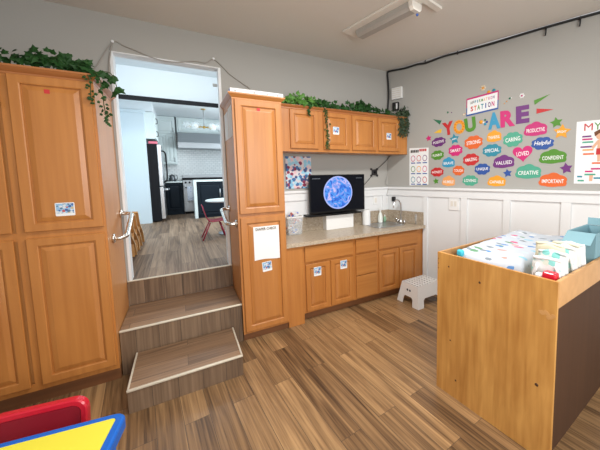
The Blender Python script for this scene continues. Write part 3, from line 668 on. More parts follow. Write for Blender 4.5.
for s, z in ((1.97, 3.0), (2.25, 3.0)):
    obj('hanging_tie', MB().tube([rw(s, 3.07, .03), rw(s, 3.03, .033), rw(s-.004, z, .03)], .007, 6, 3), 'cable', t)
for s in (.62, 1.05, 1.97, 2.25): obj('cable_clip', MB().tube([rw(s, 3.097, .012), rw(s, 3.085, .034), rw(s, 3.06, .012)], .006, 6, 3), 'cable', t)

# ---------------------------------------------------------------- ceiling light
t = thing('ceiling_light', 'unlit narrow fluorescent ceiling light with grey lens and white plate', 'ceiling light', (-.918, -1.19, H-.0005), R(11.6))
obj('base_plate', MB().box(-.135, .055, -.40, .46, -.02, 0, .003), 'fixture', t, True)
obj('lens', MB().rings([[(x, y, z) for x, z in ((-.062, -.021), (-.058, -.06), (-.035, -.082), (.035, -.082), (.058, -.06), (.062, -.021))] for y in (-.335, .335)]), 'lens', t, True)
for y0, y1 in ((-.375, -.336),):
    obj('end_cap', MB().rings([[(x, y, z) for x, z in ((-.07, -.021), (-.066, -.066), (-.04, -.09), (.04, -.09), (.066, -.066), (.07, -.021))] for y in (y0, y1)]), 'fixture', t, True)
obj('blue_tag', MB().ball((.045, -.345, -.098), .012, (1, 1, 1), 10), 'sky' if 'sky' in M else M['p_blue'], t, True)
obj('cross_plate', MB().box(-.14, .26, -.46, -.402, -.024, 0, .003), 'fixture', t, True)

# ---------------------------------------------------------------- stickers on the right wall
def outline(kind, w, h, n=48):
    if kind == 'bubble' or kind == 'cloud':
        pts = []
        bumps = 8 if kind == 'bubble' else 6
        for k in range(96):
            a = 2*PI*k/96; q = abs(math.sin(bumps*a/2+.3))
            r = .86+.14*q
            x, y = w/2*r*math.cos(a), h/2*r*math.sin(a)
            if kind == 'cloud' and y < -h*.30: y = -h*.30+(y+h*.30)*.35
            pts.append((x, y))
        if kind == 'cloud':
            top = max(p[1] for p in pts); bot = min(p[1] for p in pts)
            pts = [(x, (y-bot)/(top-bot)*h-h/2) for x, y in pts]
            # taper the upper part so the cloud heaps up in the middle
            pts = [(x*(1-.28*max(0, (y+h*.1)/h)), y) for x, y in pts]
        return pts
    if kind == 'star':
        pts = []
        for k in range(10):
            r = 1 if k % 2 == 0 else .52; a = PI/2+2*PI*k/10
            pts.append((w/2*r*math.cos(a)*1.05, h/2*r*math.sin(a)*1.05))
        return pts
    if kind == 'heart':
        pts = []
        for k in range(48):
            a = 2*PI*k/48; x = 16*math.sin(a)**3; y = 13*math.cos(a)-5*math.cos(2*a)-2*math.cos(3*a)-math.cos(4*a)
            pts.append((x/32*w, (y+2.5)/29*h))
        return pts
G = 'affirmation stickers on the right wall'
def sticker(name, label, s, z, w, h, kind, col, word=None, tilt=0, script=False, cat='wall sticker'):
    t = thing(name, label, cat, rw(s, z, .0004), WROT, G)
    obj('shape', MB().prism(rot_pts(outline(kind, w, h), tilt), -.0025, 0, 'Y'), M['p_'+col], t, True)
    if word:
        hh = h*.27 if kind != 'star' else h*.17
        ww = w*(.72 if kind in ('bubble', 'cloud') else .5 if kind == 'star' else .62)
        if script: hh *= 1.5
        dz = -h*.10 if kind == 'cloud' else h*.05 if kind == 'heart' else 0
        obj('lettering', text_mb(word, ww, hh, .012, .0006, -dz*math.sin(tilt), dz*math.cos(tilt), -.0026, tilt, .25 if script else 0), M['p_white'], t, True)
    return t
S = [('positive', .805, 2.024, .205, .125, 'bubble', 'purple', 'POSITIVE', 8), ('s', 1.017, 2.044, .124, .135, 'star', 'teal', 'HAPPY', 8),
     ('strong', 1.255, 1.984, .228, .167, 'bubble', 'orange', 'STRONG', 6), ('o', 1.489, 2.038, .175, .134, 'cloud', 'amber', 'THANKFUL', 4),
     ('caring', 1.688, 1.983, .209, .17, 'bubble', 'mint', 'CARING', 6), ('pink', 1.906, 2.077, .235, .150, 'cloud', 'magenta', 'PRODUCTIVE', 2),
     ('helpful', 1.975, 1.917, .215, .138, 'bubble', 'blue', 'Helpful', 2), ('confident', 2.072, 1.777, .262, .15, 'cloud', 'green', 'CONFIDENT', 2),
     ('funny', .791, 1.854, .186, .128, 'bubble', 'green', 'FUNNY', 6), ('smart', 1.033, 1.901, .19, .147, 'bubble', 'pink', 'SMART', 4),
     ('special', 1.469, 1.875, .22, .15, 'bubble', 'teal', 'SPECIAL', 4), ('amazing', 1.228, 1.778, .205, .152, 'bubble', 'red', 'AMAZING', 6),
     ('loved', 1.792, 1.811, .195, .175, 'heart', 'pink', 'LOVED', 5), ('valued', 1.599, 1.742, .245, .15, 'cloud', 'plum', 'VALUED', 4),
     ('b', .943, 1.757, .18, .131, 'cloud', 'sky', 'BRAVE', 2), ('unique', 1.365, 1.659, .187, .14, 'bubble', 'blue', 'UNIQUE', 2),
     ('h', .788, 1.632, .187, .125, 'bubble', 'red', 'HONEST', 2), ('t', 1.075, 1.647, .155, .129, 'bubble', 'orange', 'TOUGH', 0),
     ('creative', 1.851, 1.625, .27, .16, 'cloud', 'mint', 'CREATIVE', 1), ('important', 2.081, 1.533, .27, .15, 'cloud', 'orange', 'IMPORTANT', 0),
     ('hu', .946, 1.517, .188, .135, 'cloud', 'lightorange', 'HUMBLE', 0), ('loving', 1.224, 1.522, .2, .136, 'bubble', 'mint', 'LOVING', 0),
     ('capable', 1.53, 1.519, .215, .128, 'cloud', 'amber', 'CAPABLE', 0), ('br', 2.141, 2.022, .15, .145, 'star', 'amber', 'BRIGHT', -4)]
CN = dict(purple='purple', teal='teal', orange='orange', amber='amber', mint='mint green', magenta='pink', blue='dark blue', green='green', pink='hot pink', red='red', plum='plum purple', sky='sky blue', lightorange='pale orange')
KN = dict(bubble='scalloped bubble', cloud='cloud', star='star', heart='heart')
for n_, s, z, w_, h_, k, c, wd, ti in S:
    sticker('word_sticker', f'{CN[c]} {KN[k]} sticker reading {wd} on the right wall', s, z, w_, h_, k, c, wd, R(ti), wd == 'Helpful')
for s, z, w_, h_, c, lb in ((1.645, 1.607, .095, .095, 'blue', 'small plain blue star sticker between VALUED and CREATIVE'), (2.193, 1.649, .11, .115, 'plum', 'plain purple star sticker between CONFIDENT and IMPORTANT'),
                            (.773, 1.511, .084, .08, 'green', 'tiny plain green star sticker just above the rail left of HUMBLE'), (.663, 2.084, .086, .08, 'pink', 'tiny plain pink star sticker left of POSITIVE'),
                            (2.091, 2.12, .11, .105, 'green', 'plain green star sticker above the amber star on the right wall')):
    sticker('star_sticker', lb, s, z, w_, h_, 'star', c, None, R(10))
# big letters
def letter(ch, s, z, w_, h_, c, tilt, lb):
    t = thing('letter_sticker', lb, 'wall letter', rw(s, z, .0004), WROT, 'big YOU ARE letters on the right wall')
    cut = obj('letter', text_mb(ch, w_, h_, .055, .004, 0, 0, 0, R(tilt)), M['p_'+c], t, True)
    return t
letter('Y', .933, 2.185, .145, .166, 'red', 8, 'big red letter Y sticker starting the wall words YOU ARE')
o_ = letter('O', 1.076, 2.188, .145, .175, 'amber', 8, 'big amber letter O sticker in the wall words YOU ARE')
b = MB()
for k in range(12):
    a = 2*PI*k/12; b.lathe([(0, 0), (.008, 0), (.008, .0008), (0, .0008)], 10, mtx=Matrix.Translation((.055*math.cos(a), -.0042, .068*math.sin(a)))@Matrix.Rotation(R(90), 4, 'X'))
obj('dot_print', b, M['p_orange'], o_, True)
letter('U', 1.212, 2.199, .135, .172, 'green', 7, 'big green letter U sticker in the wall words YOU ARE')
letter('A', 1.485, 2.213, .135, .19, 'sky', 3, 'big sky blue letter A sticker in the wall words YOU ARE')
letter('R', 1.628, 2.22, .15, .185, 'pink', 3, 'big pink letter R sticker in the wall words YOU ARE')
letter('E', 1.778, 2.244, .13, .19, 'plum', 2, 'big purple letter E sticker ending the wall words YOU ARE')
# station sign
t = thing('station_sign', 'white AFFIRMATION STATION sign with pink and navy border on the right wall', 'sign', rw(1.345, 2.425, .0004), WROT)
sk = lambda x, z: (x, z+.10*x)
quad = lambda w_, h_, dx=0, dz=0: [sk(-w_/2+dx, -h_/2+dz), sk(w_/2+dx, -h_/2+dz), sk(w_/2+dx, h_/2+dz), sk(-w_/2+dx, h_/2+dz)]
obj('border_lower', MB().prism(quad(.365, .20, 0, -.004), -.002, 0, 'Y'), M['p_blue'], t, True)
obj('border_upper', MB().prism(quad(.365, .108, 0, .052), -.0032, -.0021, 'Y'), M['p_magenta'], t, True)
obj('panel', MB().prism(quad(.343, .172), -.0044, -.0033, 'Y'), M['paper'], t, True)
for i, ch in enumerate('AFFIRMATION'):
    x = -.125+i*.0255; obj('letter', text_mb(ch, .009 if ch == 'I' else .019, .033, .02, .0006, x, .043+.1*x, -.0045), M['p_'+['black', 'black', 'teal', 'teal', 'green', 'green', 'amber', 'lightorange', 'magenta', 'magenta', 'plum'][i]], t, True)
for i, ch in enumerate('STATION'):
    x = -.115+i*.040; obj('letter', text_mb(ch, .011 if ch == 'I' else .031, .058, .03, .0006, x, -.03+.1*x, -.0045), M['p_'+['red', 'orange', 'green', 'teal', 'blue', 'purple', 'magenta'][i]], t, True)
# loose confetti shapes
def shard(lb, pts, c):
    cx_ = sum(p[0] for p in pts)/len(pts); cz_ = sum(p[1] for p in pts)/len(pts)
    t = thing('confetti_sticker', lb, 'wall sticker', rw(cx_, cz_, .0004), WROT, G)
    obj('shape', MB().prism([(a-cx_, b_-cz_) for a, b_ in pts], -.0025, 0, 'Y'), M['p_'+c], t, True)
shard('green pointed confetti sticker right of the letter E', [(1.882, 2.376), (2.029, 2.417), (1.89, 2.329)], 'green')
shard('red pointed confetti sticker right of the letter E', [(1.909, 2.287), (1.91, 2.233), (2.063, 2.256)], 'red')
shard('dark green pointed confetti sticker left of the letter Y', [(.725, 2.326), (.845, 2.295), (.818, 2.247)], 'darkgreen')
shard('yellow wedge confetti sticker under the dark green one left of Y', [(.735, 2.146), (.80, 2.178), (.846, 2.188), (.838, 2.139)], 'yellow')
def dots(lb, s, z, spec, nm='confetti_sticker'):
    t = thing(nm, lb, 'wall sticker', rw(s, z, .0004), WROT, G)
    for dx, dz, r, c in spec:
        obj('dot', MB().lathe([(0, 0), (r, 0), (r, .002), (0, .002)], 14, mtx=Matrix.Translation((dx, 0, dz))@Matrix.Rotation(R(90), 4, 'X')), M['p_'+c], t, True)
fl_ = [(.024*math.cos(2*PI*k/6), .024*math.sin(2*PI*k/6), .014, 'lightorange') for k in range(6)]
def flower(lb, s, z, sc=1, c='white', cc='amber'):
    t = thing('flower_sticker', lb, 'wall sticker', rw(s, z, .0004), WROT, G)
    b = MB()
    for k in range(6): b.lathe([(0, 0), (.014*sc, 0), (.014*sc, .002), (0, .002)], 12, mtx=Matrix.Translation((.02*sc*math.cos(PI*k/3), 0, .02*sc*math.sin(PI*k/3)))@Matrix.Rotation(R(90), 4, 'X'))
    obj('petals', b, M['p_'+c], t, True)
    obj('centre', MB().lathe([(0, 0), (.012*sc, 0), (.012*sc, .0012), (0, .0012)], 12, mtx=Matrix.Translation((0, -.0021, 0))@Matrix.Rotation(R(90), 4, 'X')), M['p_'+cc], t, True)
M['p_cream'] = mat('sticker_cream', (.72, .6, .45), .6)
flower('cream flower sticker above the AFFIRMATION STATION sign', 1.353, 2.605, 1, 'cream', 'amber')
flower('white flower sticker above the letter E', 1.765, 2.445, .8, 'white', 'magenta')
dots('pair of tiny dot stickers above the letters Y and O', .945, 2.378, [(-.02, .008, .012, 'darkgreen'), (.03, 0, .007, 'purple')])
dots('tiny pale dot stickers above the letter U', 1.13, 2.33, [(0, 0, .012, 'cream'), (.02, .012, .006, 'amber')])
dots('cluster of colourful dot stickers between U and A', 1.375, 2.206, [(-.035, .01, .022, 'amber'), (.01, .03, .012, 'darkgreen'), (.012, -.02, .016, 'sky'), (.03, .005, .013, 'blue'), (-.008, 0, .011, 'white')])
dots('three tiny dot stickers above the letter R', 1.615, 2.41, [(-.025, -.02, .006, 'amber'), (0, 0, .007, 'amber'), (.03, .028, .011, 'darkgreen'), (.045, .03, .006, 'white')])
dots('small yellow and teal dot stickers on top of the station sign', 1.42, 2.545, [(0, 0, .02, 'amber'), (.055, .012, .018, 'teal')])
# small chart
t = thing('kids_chart', 'small white chart of nine round faces beside the corner on the right wall', 'poster', rw(.515, 1.71, .0004), WROT)
obj('sheet', MB().prism([(-.147, -.262), (.147, -.245), (.147, .252), (-.147, .262)], -.0015, 0, 'Y'), 'paper', t, True)
b = MB()
for i in range(5): b.box(-.125+i*.026, -.105+i*.026, -.0025, -.0016, .195, .232)
obj('title_print', b, M['p_black'], t, True)
b = MB()
for i in range(4): b.box(.01+i*.028, .032+i*.028, -.0025, -.0016, .207, .24)
obj('title_print', b, M['p_red'], t, True)
for r_ in range(3):
    for c_ in range(3):
        x = -.088+c_*.09; z = .115-r_*.147
        col = [['magenta', 'red', 'plum'], ['green', 'amber', 'pink'], ['teal', 'plum', 'red']][r_][c_]
        b = MB(); b.rings([[(x+rr*math.cos(2*PI*k/20), yy, z+rr*1.25*math.sin(2*PI*k/20)) for k in range(20)] for rr, yy in ((.034, -.0016), (.034, -.0024), (.027, -.0024), (.027, -.0016), (.034, -.0016))], cap=False)
        f = obj('face_ring', b, M['p_'+col], t, True)
        obj('caption', MB().box(x-.033, x+.033, -.0022, -.0016, z-.07, z-.056), M['p_blue'], t, True)
# body poster
t = thing('body_poster', 'white MY poster with a drawn child in red shorts on the right wall', 'poster', rw(2.505, 1.80, .0004), WROT)
obj('sheet', MB().box(-.245, .245, -.0015, 0, -.305, .305), 'paper', t, True)
obj('title', text_mb('M', .066, .068, .0, .0006, -.15, .245, -.0016), M['p_red'], t, True); obj('title', text_mb('Y', .055, .068, .0, .0006, -.08, .247, -.0016), M['p_green'], t, True)
fx_ = -.045
el = lambda cx_, cz_, a, b_, n=20: [(cx_+a*math.cos(2*PI*k/n), cz_+b_*math.sin(2*PI*k/n)) for k in range(n)]
f = obj('child_figure', MB().prism([(fx_-.03, .115), (fx_+.03, .115), (fx_+.075, .05), (fx_+.06, .03), (fx_+.03, .075), (fx_+.03, -.0), (fx_+.025, -.09), (fx_+.005, -.09), (fx_, -.0), (fx_-.005, -.09), (fx_-.025, -.09), (fx_-.03, 0), (fx_-.03, .075), (fx_-.06, .03), (fx_-.075, .05)], -.0024, -.0016, 'Y').prism(el(fx_, .155, .045, .042), -.0024, -.0016, 'Y'), 'skin', t, True)
obj('hair', MB().prism([(fx_-.052, .15), (fx_-.06, .19), (fx_-.02, .215), (fx_+.03, .21), (fx_+.055, .185), (fx_+.048, .155), (fx_+.03, .175), (fx_-.02, .178)], -.0032, -.0025, 'Y'), 'hair', f, True)
obj('shorts', MB().prism([(fx_-.036, .035), (fx_+.036, .035), (fx_+.038, -.025), (fx_+.004, -.025), (fx_, -.0), (fx_-.004, -.025), (fx_-.038, -.025)], -.0032, -.0025, 'Y'), M['p_red'], f, True)
for k, (x, z, w_, c) in enumerate(((-.16, .155, .07, 'plum'), (-.155, .128, .08, 'magenta'), (-.15, .1, .085, 'mint'), (-.155, .055, .1, 'plum'), (-.145, .025, .085, 'lightorange'), (-.14, -.015, .085, 'orange'), (-.02, -.105, .18, 'orange'), (-.08, -.16, .07, 'magenta'), (-.13, -.185, .06, 'pink'), (-.12, -.215, .085, 'mint'), (-.20, -.235, .04, 'teal'), (-.19, -.275, .05, 'mint'), (-.06, -.25, .06, 'teal'), (.05, -.17, .07, 'pink'), (.12, .155, .08, 'orange'), (.13, .115, .09, 'teal'), (.13, .07, .08, 'plum'), (.14, .02, .09, 'mint'), (.13, -.03, .08, 'magenta'), (.17, -.19, .08, 'orange'), (.17, -.235, .09, 'plum'), (.16, -.275, .07, 'teal'))):
    obj('word_print', MB().box(x-w_/2, x+w_/2, -.0022, -.0016, z-.008, z+.008), M['p_'+c], t, True)
f = obj('child_head', MB().prism(el(.06, -.20, .042, .045), -.0024, -.0016, 'Y').box(.04, .08, -.0024, -.0016, -.285, -.235), 'skin', t, True)
obj('hair', MB().prism(el(.062, -.17, .046, .03), -.0032, -.0025, 'Y'), 'hair', f, True)
obj('doctor_print', MB().prism([(-.125, -.28), (-.10, -.28), (-.095, -.22), (-.125, -.22)], -.0022, -.0016, 'Y'), M['skin'], t, True)

# ---------------------------------------------------------------- step stool
t = thing('step_stool', 'white plastic step stool with a perforated top beside the base cabinet', 'stool', (-.115, -.835, 0), R(3))
SW, SDp, SH = .47, .375, .25                       # footprint and height
tw, td = .39, .275
def side(face):
    """one splayed side with an arched cut between its two feet"""
    half = (SDp if face in 'LR' else SW)/2; ht = (td if face in 'LR' else tw)/2
    out = (SW if face in 'LR' else SDp)/2; ot = (tw if face in 'LR' else td)/2
    leg = .10; arch = .105
    def w_(u, z):                                   # u along the side, z up -> point on the sloped side
        k = z/SH; o = out+(ot-out)*k
        if face == 'L': return (-o, u, z)
        if face == 'R': return (o, u, z)
        if face == 'F': return (u, -o, z)
        return (u, o, z)
    hz = lambda z: half+(ht-half)*z/SH
    pts = [(-half, 0), (-half+leg, 0), (-half+leg+.012, arch-.02), (-half+leg+.035, arch), (half-leg-.035, arch), (half-leg-.012, arch-.02), (half-leg, 0), (half, 0), (hz(SH), SH), (-hz(SH), SH)]
    return [w_(u, z) for u, z in pts]
b = MB()
for fc in 'LRFB': b.poly(side(fc))
bmesh.ops.remove_doubles(b.bm, verts=b.bm.verts[:], dist=1e-5); bmesh.ops.recalc_face_normals(b.bm, faces=b.bm.faces[:])
bmesh.ops.solidify(b.bm, geom=b.bm.faces[:], thickness=.006)
obj('legs_and_skirt', b, 'plastic', t, True)
b = MB(); nxh, nyh = 9, 6; cw, cd = tw/nxh, td/nyh
for i in range(nxh):
    for j in range(nyh):
        x0, y0 = -tw/2+i*cw, -td/2+j*cd; xm, ym = x0+cw/2, y0+cd/2
        o8 = [(x0+cw, ym), (x0+cw, y0+cd), (xm, y0+cd), (x0, y0+cd), (x0, ym), (x0, y0), (xm, y0), (x0+cw, y0)]
        hol = [(xm+.0150*math.cos(PI*k/4), ym+.0150*math.sin(PI*k/4)) for k in range(8)]
        for k in range(8):
            a, c = o8[k], o8[(k+1) % 8]; d, e = hol[(k+1) % 8], hol[k]
            b.poly([(a[0], a[1], SH+.004), (c[0], c[1], SH+.004), (d[0], d[1], SH+.004), (e[0], e[1], SH+.004)])
bmesh.ops.remove_doubles(b.bm, verts=b.bm.verts[:], dist=1e-5); bmesh.ops.recalc_face_normals(b.bm, faces=b.bm.faces[:])
bmesh.ops.solidify(b.bm, geom=b.bm.faces[:], thickness=.003)
top = obj('top', b, 'plastic', t, True)
kx = -(SW/2+(tw/2-SW/2)*.72)
for dy in (-.022, .022):
    obj('grip_hole', MB().ball((kx-.004, dy, SH*.72), .014, (.25, 1, 1), 12), 'greyhole', t, True)

# ---------------------------------------------------------------- changing table and what lies on it
BT = R(4.867)
def blw(a, b, z): return (-1.0691+a*math.sin(BT)+b*math.cos(BT), -2.0341-a*math.cos(BT)+b*math.sin(BT), z)
# local frame: +x runs along the near plywood side towards the camera, +y runs to the right wall
t = thing('changing_table', 'plywood changing table box with open rimmed top at the right', 'changing table', blw(0, 0, 0), BT-PI/2)
BL, BD, BH = .784, 1.10, 1.049
obj('side_panel', MB().box(0, BL, 0, .018, 0, BH, .0015), 'ply', t, True)
obj('side_panel', MB().box(0, BL, BD-.018, BD, 0, BH, .0015), 'ply', t, True)
obj('back_panel', MB().box(.0, .018, .0185, BD-.0185, 0, BH, .0015), 'ply_in', t, True)
obj('apron', MB().box(BL-.018, BL, .0185, BD-.0185, .90, BH, .0015), 'ply_apron', t, True)
obj('front_panel', MB().box(BL-.05, BL-.03, .0185, BD-.0185, .0, .8995), 'brown', t, True)
obj('shelf_top', MB().box(.0185, BL-.0185, .0185, BD-.0185, .92, .938), 'ply_in', t, True)
for x, z, r_ in ((.34, .915, .008), (.10, .96, .006), (.12, .42, .006), (.70, .43, .010), (.17, .14, .007), (.01, 1.0, .004), (.01, .965, .004), (.01, .93, .004)):
    obj('screw' if r_ < .005 else 'wood_knot', MB().lathe([(0, 0), (r_, 0), (r_*.8, .0015), (0, .0018)], 10, mtx=Matrix.Translation((x, 0, z))@Matrix.Rotation(R(90), 4, 'X')), 'brown', t, True)
b = MB()
for k, (x, z, r_) in enumerate(((.71, .86, .016), (.735, .865, .018), (.755, .85, .016), (.77, .862, .012), (.745, .84, .012))):
    b.prism([(x+r_*(1+.35*random.uniform(-1, 1))*math.cos(2*PI*q/9), z+r_*(.7+.3*random.uniform(-1, 1))*math.sin(2*PI*q/9)) for q in range(9)], -.0008-.0002*k, -.0002, 'Y')
obj('worn_patch', b, 'ply_apron', t, True)
def bthing(name, label, cat, a, b_, z, rot=0, group=None): return thing(name, label, cat, blw(a, b_, z), BT-PI/2+rot, group)
# contoured pad under a printed sheet
t = bthing('changing_pad', 'contoured changing pad in a printed sheet of fish and feathers on the plywood table', 'changing pad', .295, .615, .9385)
b = bmesh.new(); nu, nv = 22, 28
def pad_h(u, v):                                    # u across, v along: raised long edges and rounded ends
    e = max(0, 1-max(abs(u)**7, abs(v)**12))
    return (.140+.025*u*u+.022*v)*e**.36+.008*noise.noise(Vector((u*3, v*4, 1)))*e
V = [[b.verts.new((u*.245, v*.462, max(.004, pad_h(u, v)))) for v in [math.sin(PI/2*(-1+2*j/nv)) for j in range(nv+1)]] for u in [math.sin(PI/2*(-1+2*i/nu)) for i in range(nu+1)]]
for i in range(nu):
    for j in range(nv): b.faces.new((V[i][j], V[i+1][j], V[i+1][j+1], V[i][j+1])).smooth = True
bot = [V[i][0] for i in range(nu+1)]+[V[nu][j] for j in range(1, nv+1)]+[V[i][nv] for i in range(nu-1, -1, -1)]+[V[0][j] for j in range(nv-1, 0, -1)]
b.faces.new([b.verts.new((v.co.x, v.co.y, .001)) for v in bot]); 
q = MB(); q._merge(b); obj('sheet', q, 'sheet', t, True)
obj('corner_label', MB().box(-.215, -.165, -.505, -.466, .075, .125, .015, 3), 'cyan', t, True)
# diapers standing in a row
DG = 'folded diapers standing on the changing table'
def diaper(label, a, b_, z0, w_, h_, rot, tilt, m, cuff):
    t = bthing('diaper', label, 'diaper', a, b_, z0, rot, DG)
    mt = Matrix.Rotation(tilt, 4, 'X')
    lo = []
    for z, th, wi in ((0, .040, 1.0), (.02, .052, 1.02), (.5*h_, .054, .99), (.85*h_, .046, .97), (.95*h_, .032, .95), (h_, .008, .90)):
        lo.append([(x*wi*w_, y*th, z+.010*math.sin(9*x+3*a)*(z/h_)) for x, y in [(.5*math.cos(2*PI*k/20)*abs(math.cos(2*PI*k/20))**-.55 if abs(math.cos(2*PI*k/20)) > .02 else 0, .5*math.sin(2*PI*k/20)) for k in range(20)]])
    full = []
    for i_ in range(len(lo)-1):
        for q_ in range(3): full.append([tuple(Vector(A_).lerp(Vector(B_), q_/3)) for A_, B_ in zip(lo[i_], lo[i_+1])])
    full.append(lo[-1])
    full = [[(x+.006*noise.noise(Vector((x*22, z*16, b_*40))), y+.012*noise.noise(Vector((x*18+9, z*14, b_*40)))*min(1, z/.06), z+.014*noise.noise(Vector((x*16, b_*40, 3)))*(z/h_)) for x, y, z in L9] for L9 in full]
    body = obj('body', MB().rings(full, mtx=mt, smooth=True), m, t, True)
    for sx in (-1, 1): obj('leg_cuff', MB().tube([(sx*w_*.34, -.027, .01), (sx*w_*.40, -.029, h_*.4), (sx*w_*.28, -.024, h_*.8)], .009, 6, 4, mtx=mt), cuff, t, True)
    obj('waistband', MB().tube([(-w_*.44, -.004, h_*.955), (0, -.006, h_*.985), (w_*.44, -.004, h_*.955)], .010, 6, 4, mtx=mt), cuff, t, True)
z0 = .9385
diaper('white printed folded diaper at the front of the row beside the red pouch', .680, .150, z0, .165, .20, R(6), R(8), 'diaper', 'paper')
diaper('white teal printed folded diaper second in the row behind the front one', .680, .215, z0, .165, .225, R(2), R(6), 'diaper', 'diaper')
diaper('cream folded diaper third in the row with the pale yellow top', .64, .280, z0, .17, .255, R(-2), R(5), 'diaper_cream', 'diaper_cream')
diaper('white teal printed folded diaper fourth in the row right of the cream one', .680, .345, z0, .165, .235, R(3), R(6), 'diaper', 'diaper')
diaper('cream edged folded diaper fifth in the row', .682, .410, z0, .165, .245, R(-3), R(5), 'diaper', 'diaper_cream')
diaper('plain white folded diaper last in the row in front of the teal carton', .682, .475, z0, .165, .235, R(2), R(5), 'paper', 'diaper')
t = bthing('wipes_pouch', 'red and clear wipes pouch in the near corner of the plywood table', 'pouch', .715, .072, z0)
obj('pouch', MB().box(-.03, .04, -.028, .028, 0, .135, .012, 3), 'red', t, True); obj('clear_end', MB().box(-.07, -.031, -.022, .022, 0, .115, .01, 3), 'paper', t, True)
t = bthing('open_carton', 'pale teal open carton with raised flaps behind the diapers', 'box', .68, .85, z0, R(0))
w2, d2, hh = .08, .20, .27
b = MB().box(-w2, w2, -d2, -d2+.005, 0, hh).box(-w2, w2, d2-.005, d2, 0, hh).box(-w2, -w2+.005, -d2+.005, d2-.005, 0, hh).box(w2-.005, w2, -d2+.005, d2-.005, 0, hh).box(-w2+.005, w2-.005, -d2+.005, d2-.005, 0, .005)
obj('carton', b, 'teal', t, True)
obj('flap', MB().box(-w2, w2, -.12, 0, 0, .004, mtx=Matrix.Translation((0, -d2, hh+.002))@Matrix.Rotation(R(32), 4, 'X')), 'teal', t, True)
obj('flap', MB().box(-w2, w2, 0, .055, 0, .004, mtx=Matrix.Translation((0, d2-.006, hh+.002))@Matrix.Rotation(R(84), 4, 'X')), 'teal', t, True)
obj('flap', MB().box(-.07, 0, -d2+.006, d2-.006, 0, .004, mtx=Matrix.Translation((-w2, 0, hh+.002))@Matrix.Rotation(R(-70), 4, 'Y')), 'teal', t, True)

# ---------------------------------------------------------------- children's table and chair in the near corner
t = thing('kids_table', 'yellow topped low kids table with blue rim in the near left corner', 'table', (-3.295, -2.07, 0), R(-9.3))
tw_, tl_ = .62, .62
tz = .50
oc = lambda w_, h_, r, z: [(x, y, z) for x, y in rrect(w_, h_, r, 6)]
obj('rim', MB().rings([oc(tw_-.01, tl_-.01, .05, tz-.06), oc(tw_, tl_, .05, tz-.052), oc(tw_, tl_, .05, tz-.010), oc(tw_-.008, tl_-.008, .048, tz-.003), oc(tw_-.02, tl_-.02, .044, tz), oc(tw_-.066, tl_-.066, .018, tz), oc(tw_-.070, tl_-.070, .016, tz-.002)], smooth=False), 'blue', t, True)
obj('tabletop', MB().rings([oc(tw_-.07, tl_-.07, .016, tz-.0015), oc(tw_-.071, tl_-.071, .016, tz-.0003)]), 'yellow', t, True)
for sx in (-1, 1):
    for sy in (-1, 1):
        obj('leg', MB().lathe([(0, 0), (.026, 0), (.028, .01), (.034, tz-.0605), (0, tz-.0605)], 16, (sx*(tw_/2-.07), sy*(tl_/2-.07), 0)), 'blue', t, True)
t = thing('kids_chair', 'red plastic kids chair tucked behind the yellow table', 'chair', (-3.375, -1.655, 0), R(-9))
# seat towards the table (-y), backrest at +y
wv = .40
bz0, bz1 = .25, .462
def back_loop(w_, r, y0, z0_, z1_): 
    return [(x, y0+(z+((z0_+z1_)/2)-.3)*.12, z+(z0_+z1_)/2) for x, z in rrect(w_, z1_-z0_, r, 6)]
obj('backrest', MB().rings([back_loop(wv, .06, .175, bz0, bz1), back_loop(wv, .06, .145, bz0, bz1), back_loop(wv-.014, .055, .139, bz0+.007, bz1-.007), back_loop(wv-.05, .042, .139, bz0+.02, bz1-.026), back_loop(wv-.06, .038, .150, bz0+.024, bz1-.034)]), 'red', t, True)
obj('backrest_panel', MB().rings([back_loop(wv-.0605, .038, .1505, bz0+.0245, bz1-.0345), back_loop(wv-.061, .038, .1480, bz0+.025, bz1-.035)]), 'darkred', t, True)
obj('seat', MB().rings([oc(.31, .23, .05, .238), oc(.32, .24, .05, .245), oc(.32, .24, .05, .258), oc(.30, .22, .05, .264), oc(.2, .15, .04, .259)], smooth=False), 'red', t, True)
for sx in (-1, 1):
    for sy in (-1, 1):
        obj('leg', MB().tube([(sx*.15, sy*.11, 0), (sx*.13, sy*.09, .238)], [.018, .024], 12, 1), 'red', t, True)

# ---------------------------------------------------------------- kitchen beyond the doorway
t = thing('refrigerator', 'black sided refrigerator with stainless door beyond the doorway', 'refrigerator', (-3.3, 4.65, KZ))
obj('body', MB().box(-3.76, -3.075, 4.305, 5.1, KZ+.02, 2.34, .004), 'black', t)
obj('door', MB().box(-3.072, -3.0, 4.31, 5.1, 1.42, 2.33, .008), 'steel', t); obj('freezer_drawer', MB().box(-3.072, -3.0, 4.31, 5.1, KZ+.06, 1.40, .008), 'steel', t)
obj('door_handle', MB().tube([(-2.999, 4.42, 1.50), (-2.93, 4.42, 1.55), (-2.92, 4.42, 1.85), (-2.93, 4.42, 2.15), (-2.999, 4.42, 2.2)], .016, 8, 4), 'black', t)
obj('drawer_handle', MB().tube([(-2.999, 4.4, 1.33), (-2.92, 4.42, 1.33), (-2.92, 4.98, 1.33), (-2.999, 5.0, 1.33)], .014, 8, 3), 'steel', t)
t = thing('gift_box', 'small pink box lying on top of the refrigerator', 'box', (-3.12, 4.45, 2.34))
obj('box', MB().box(-3.22, -3.06, 4.32, 4.5, 2.341, 2.40, .01), 'pink', t); obj('lid', MB().box(-3.225, -3.055, 4.315, 4.505, 2.4005, 2.415, .004), 'black', t)
t = thing('fridge_cabinet', 'white cabinet with dark pulls above the refrigerator', 'cabinet', (-3.3, 4.7, 2.45))
obj('carcass', MB().box(-3.80, -3.09, 4.305, 5.2, 2.45, 3.015), 'kwhite', t)
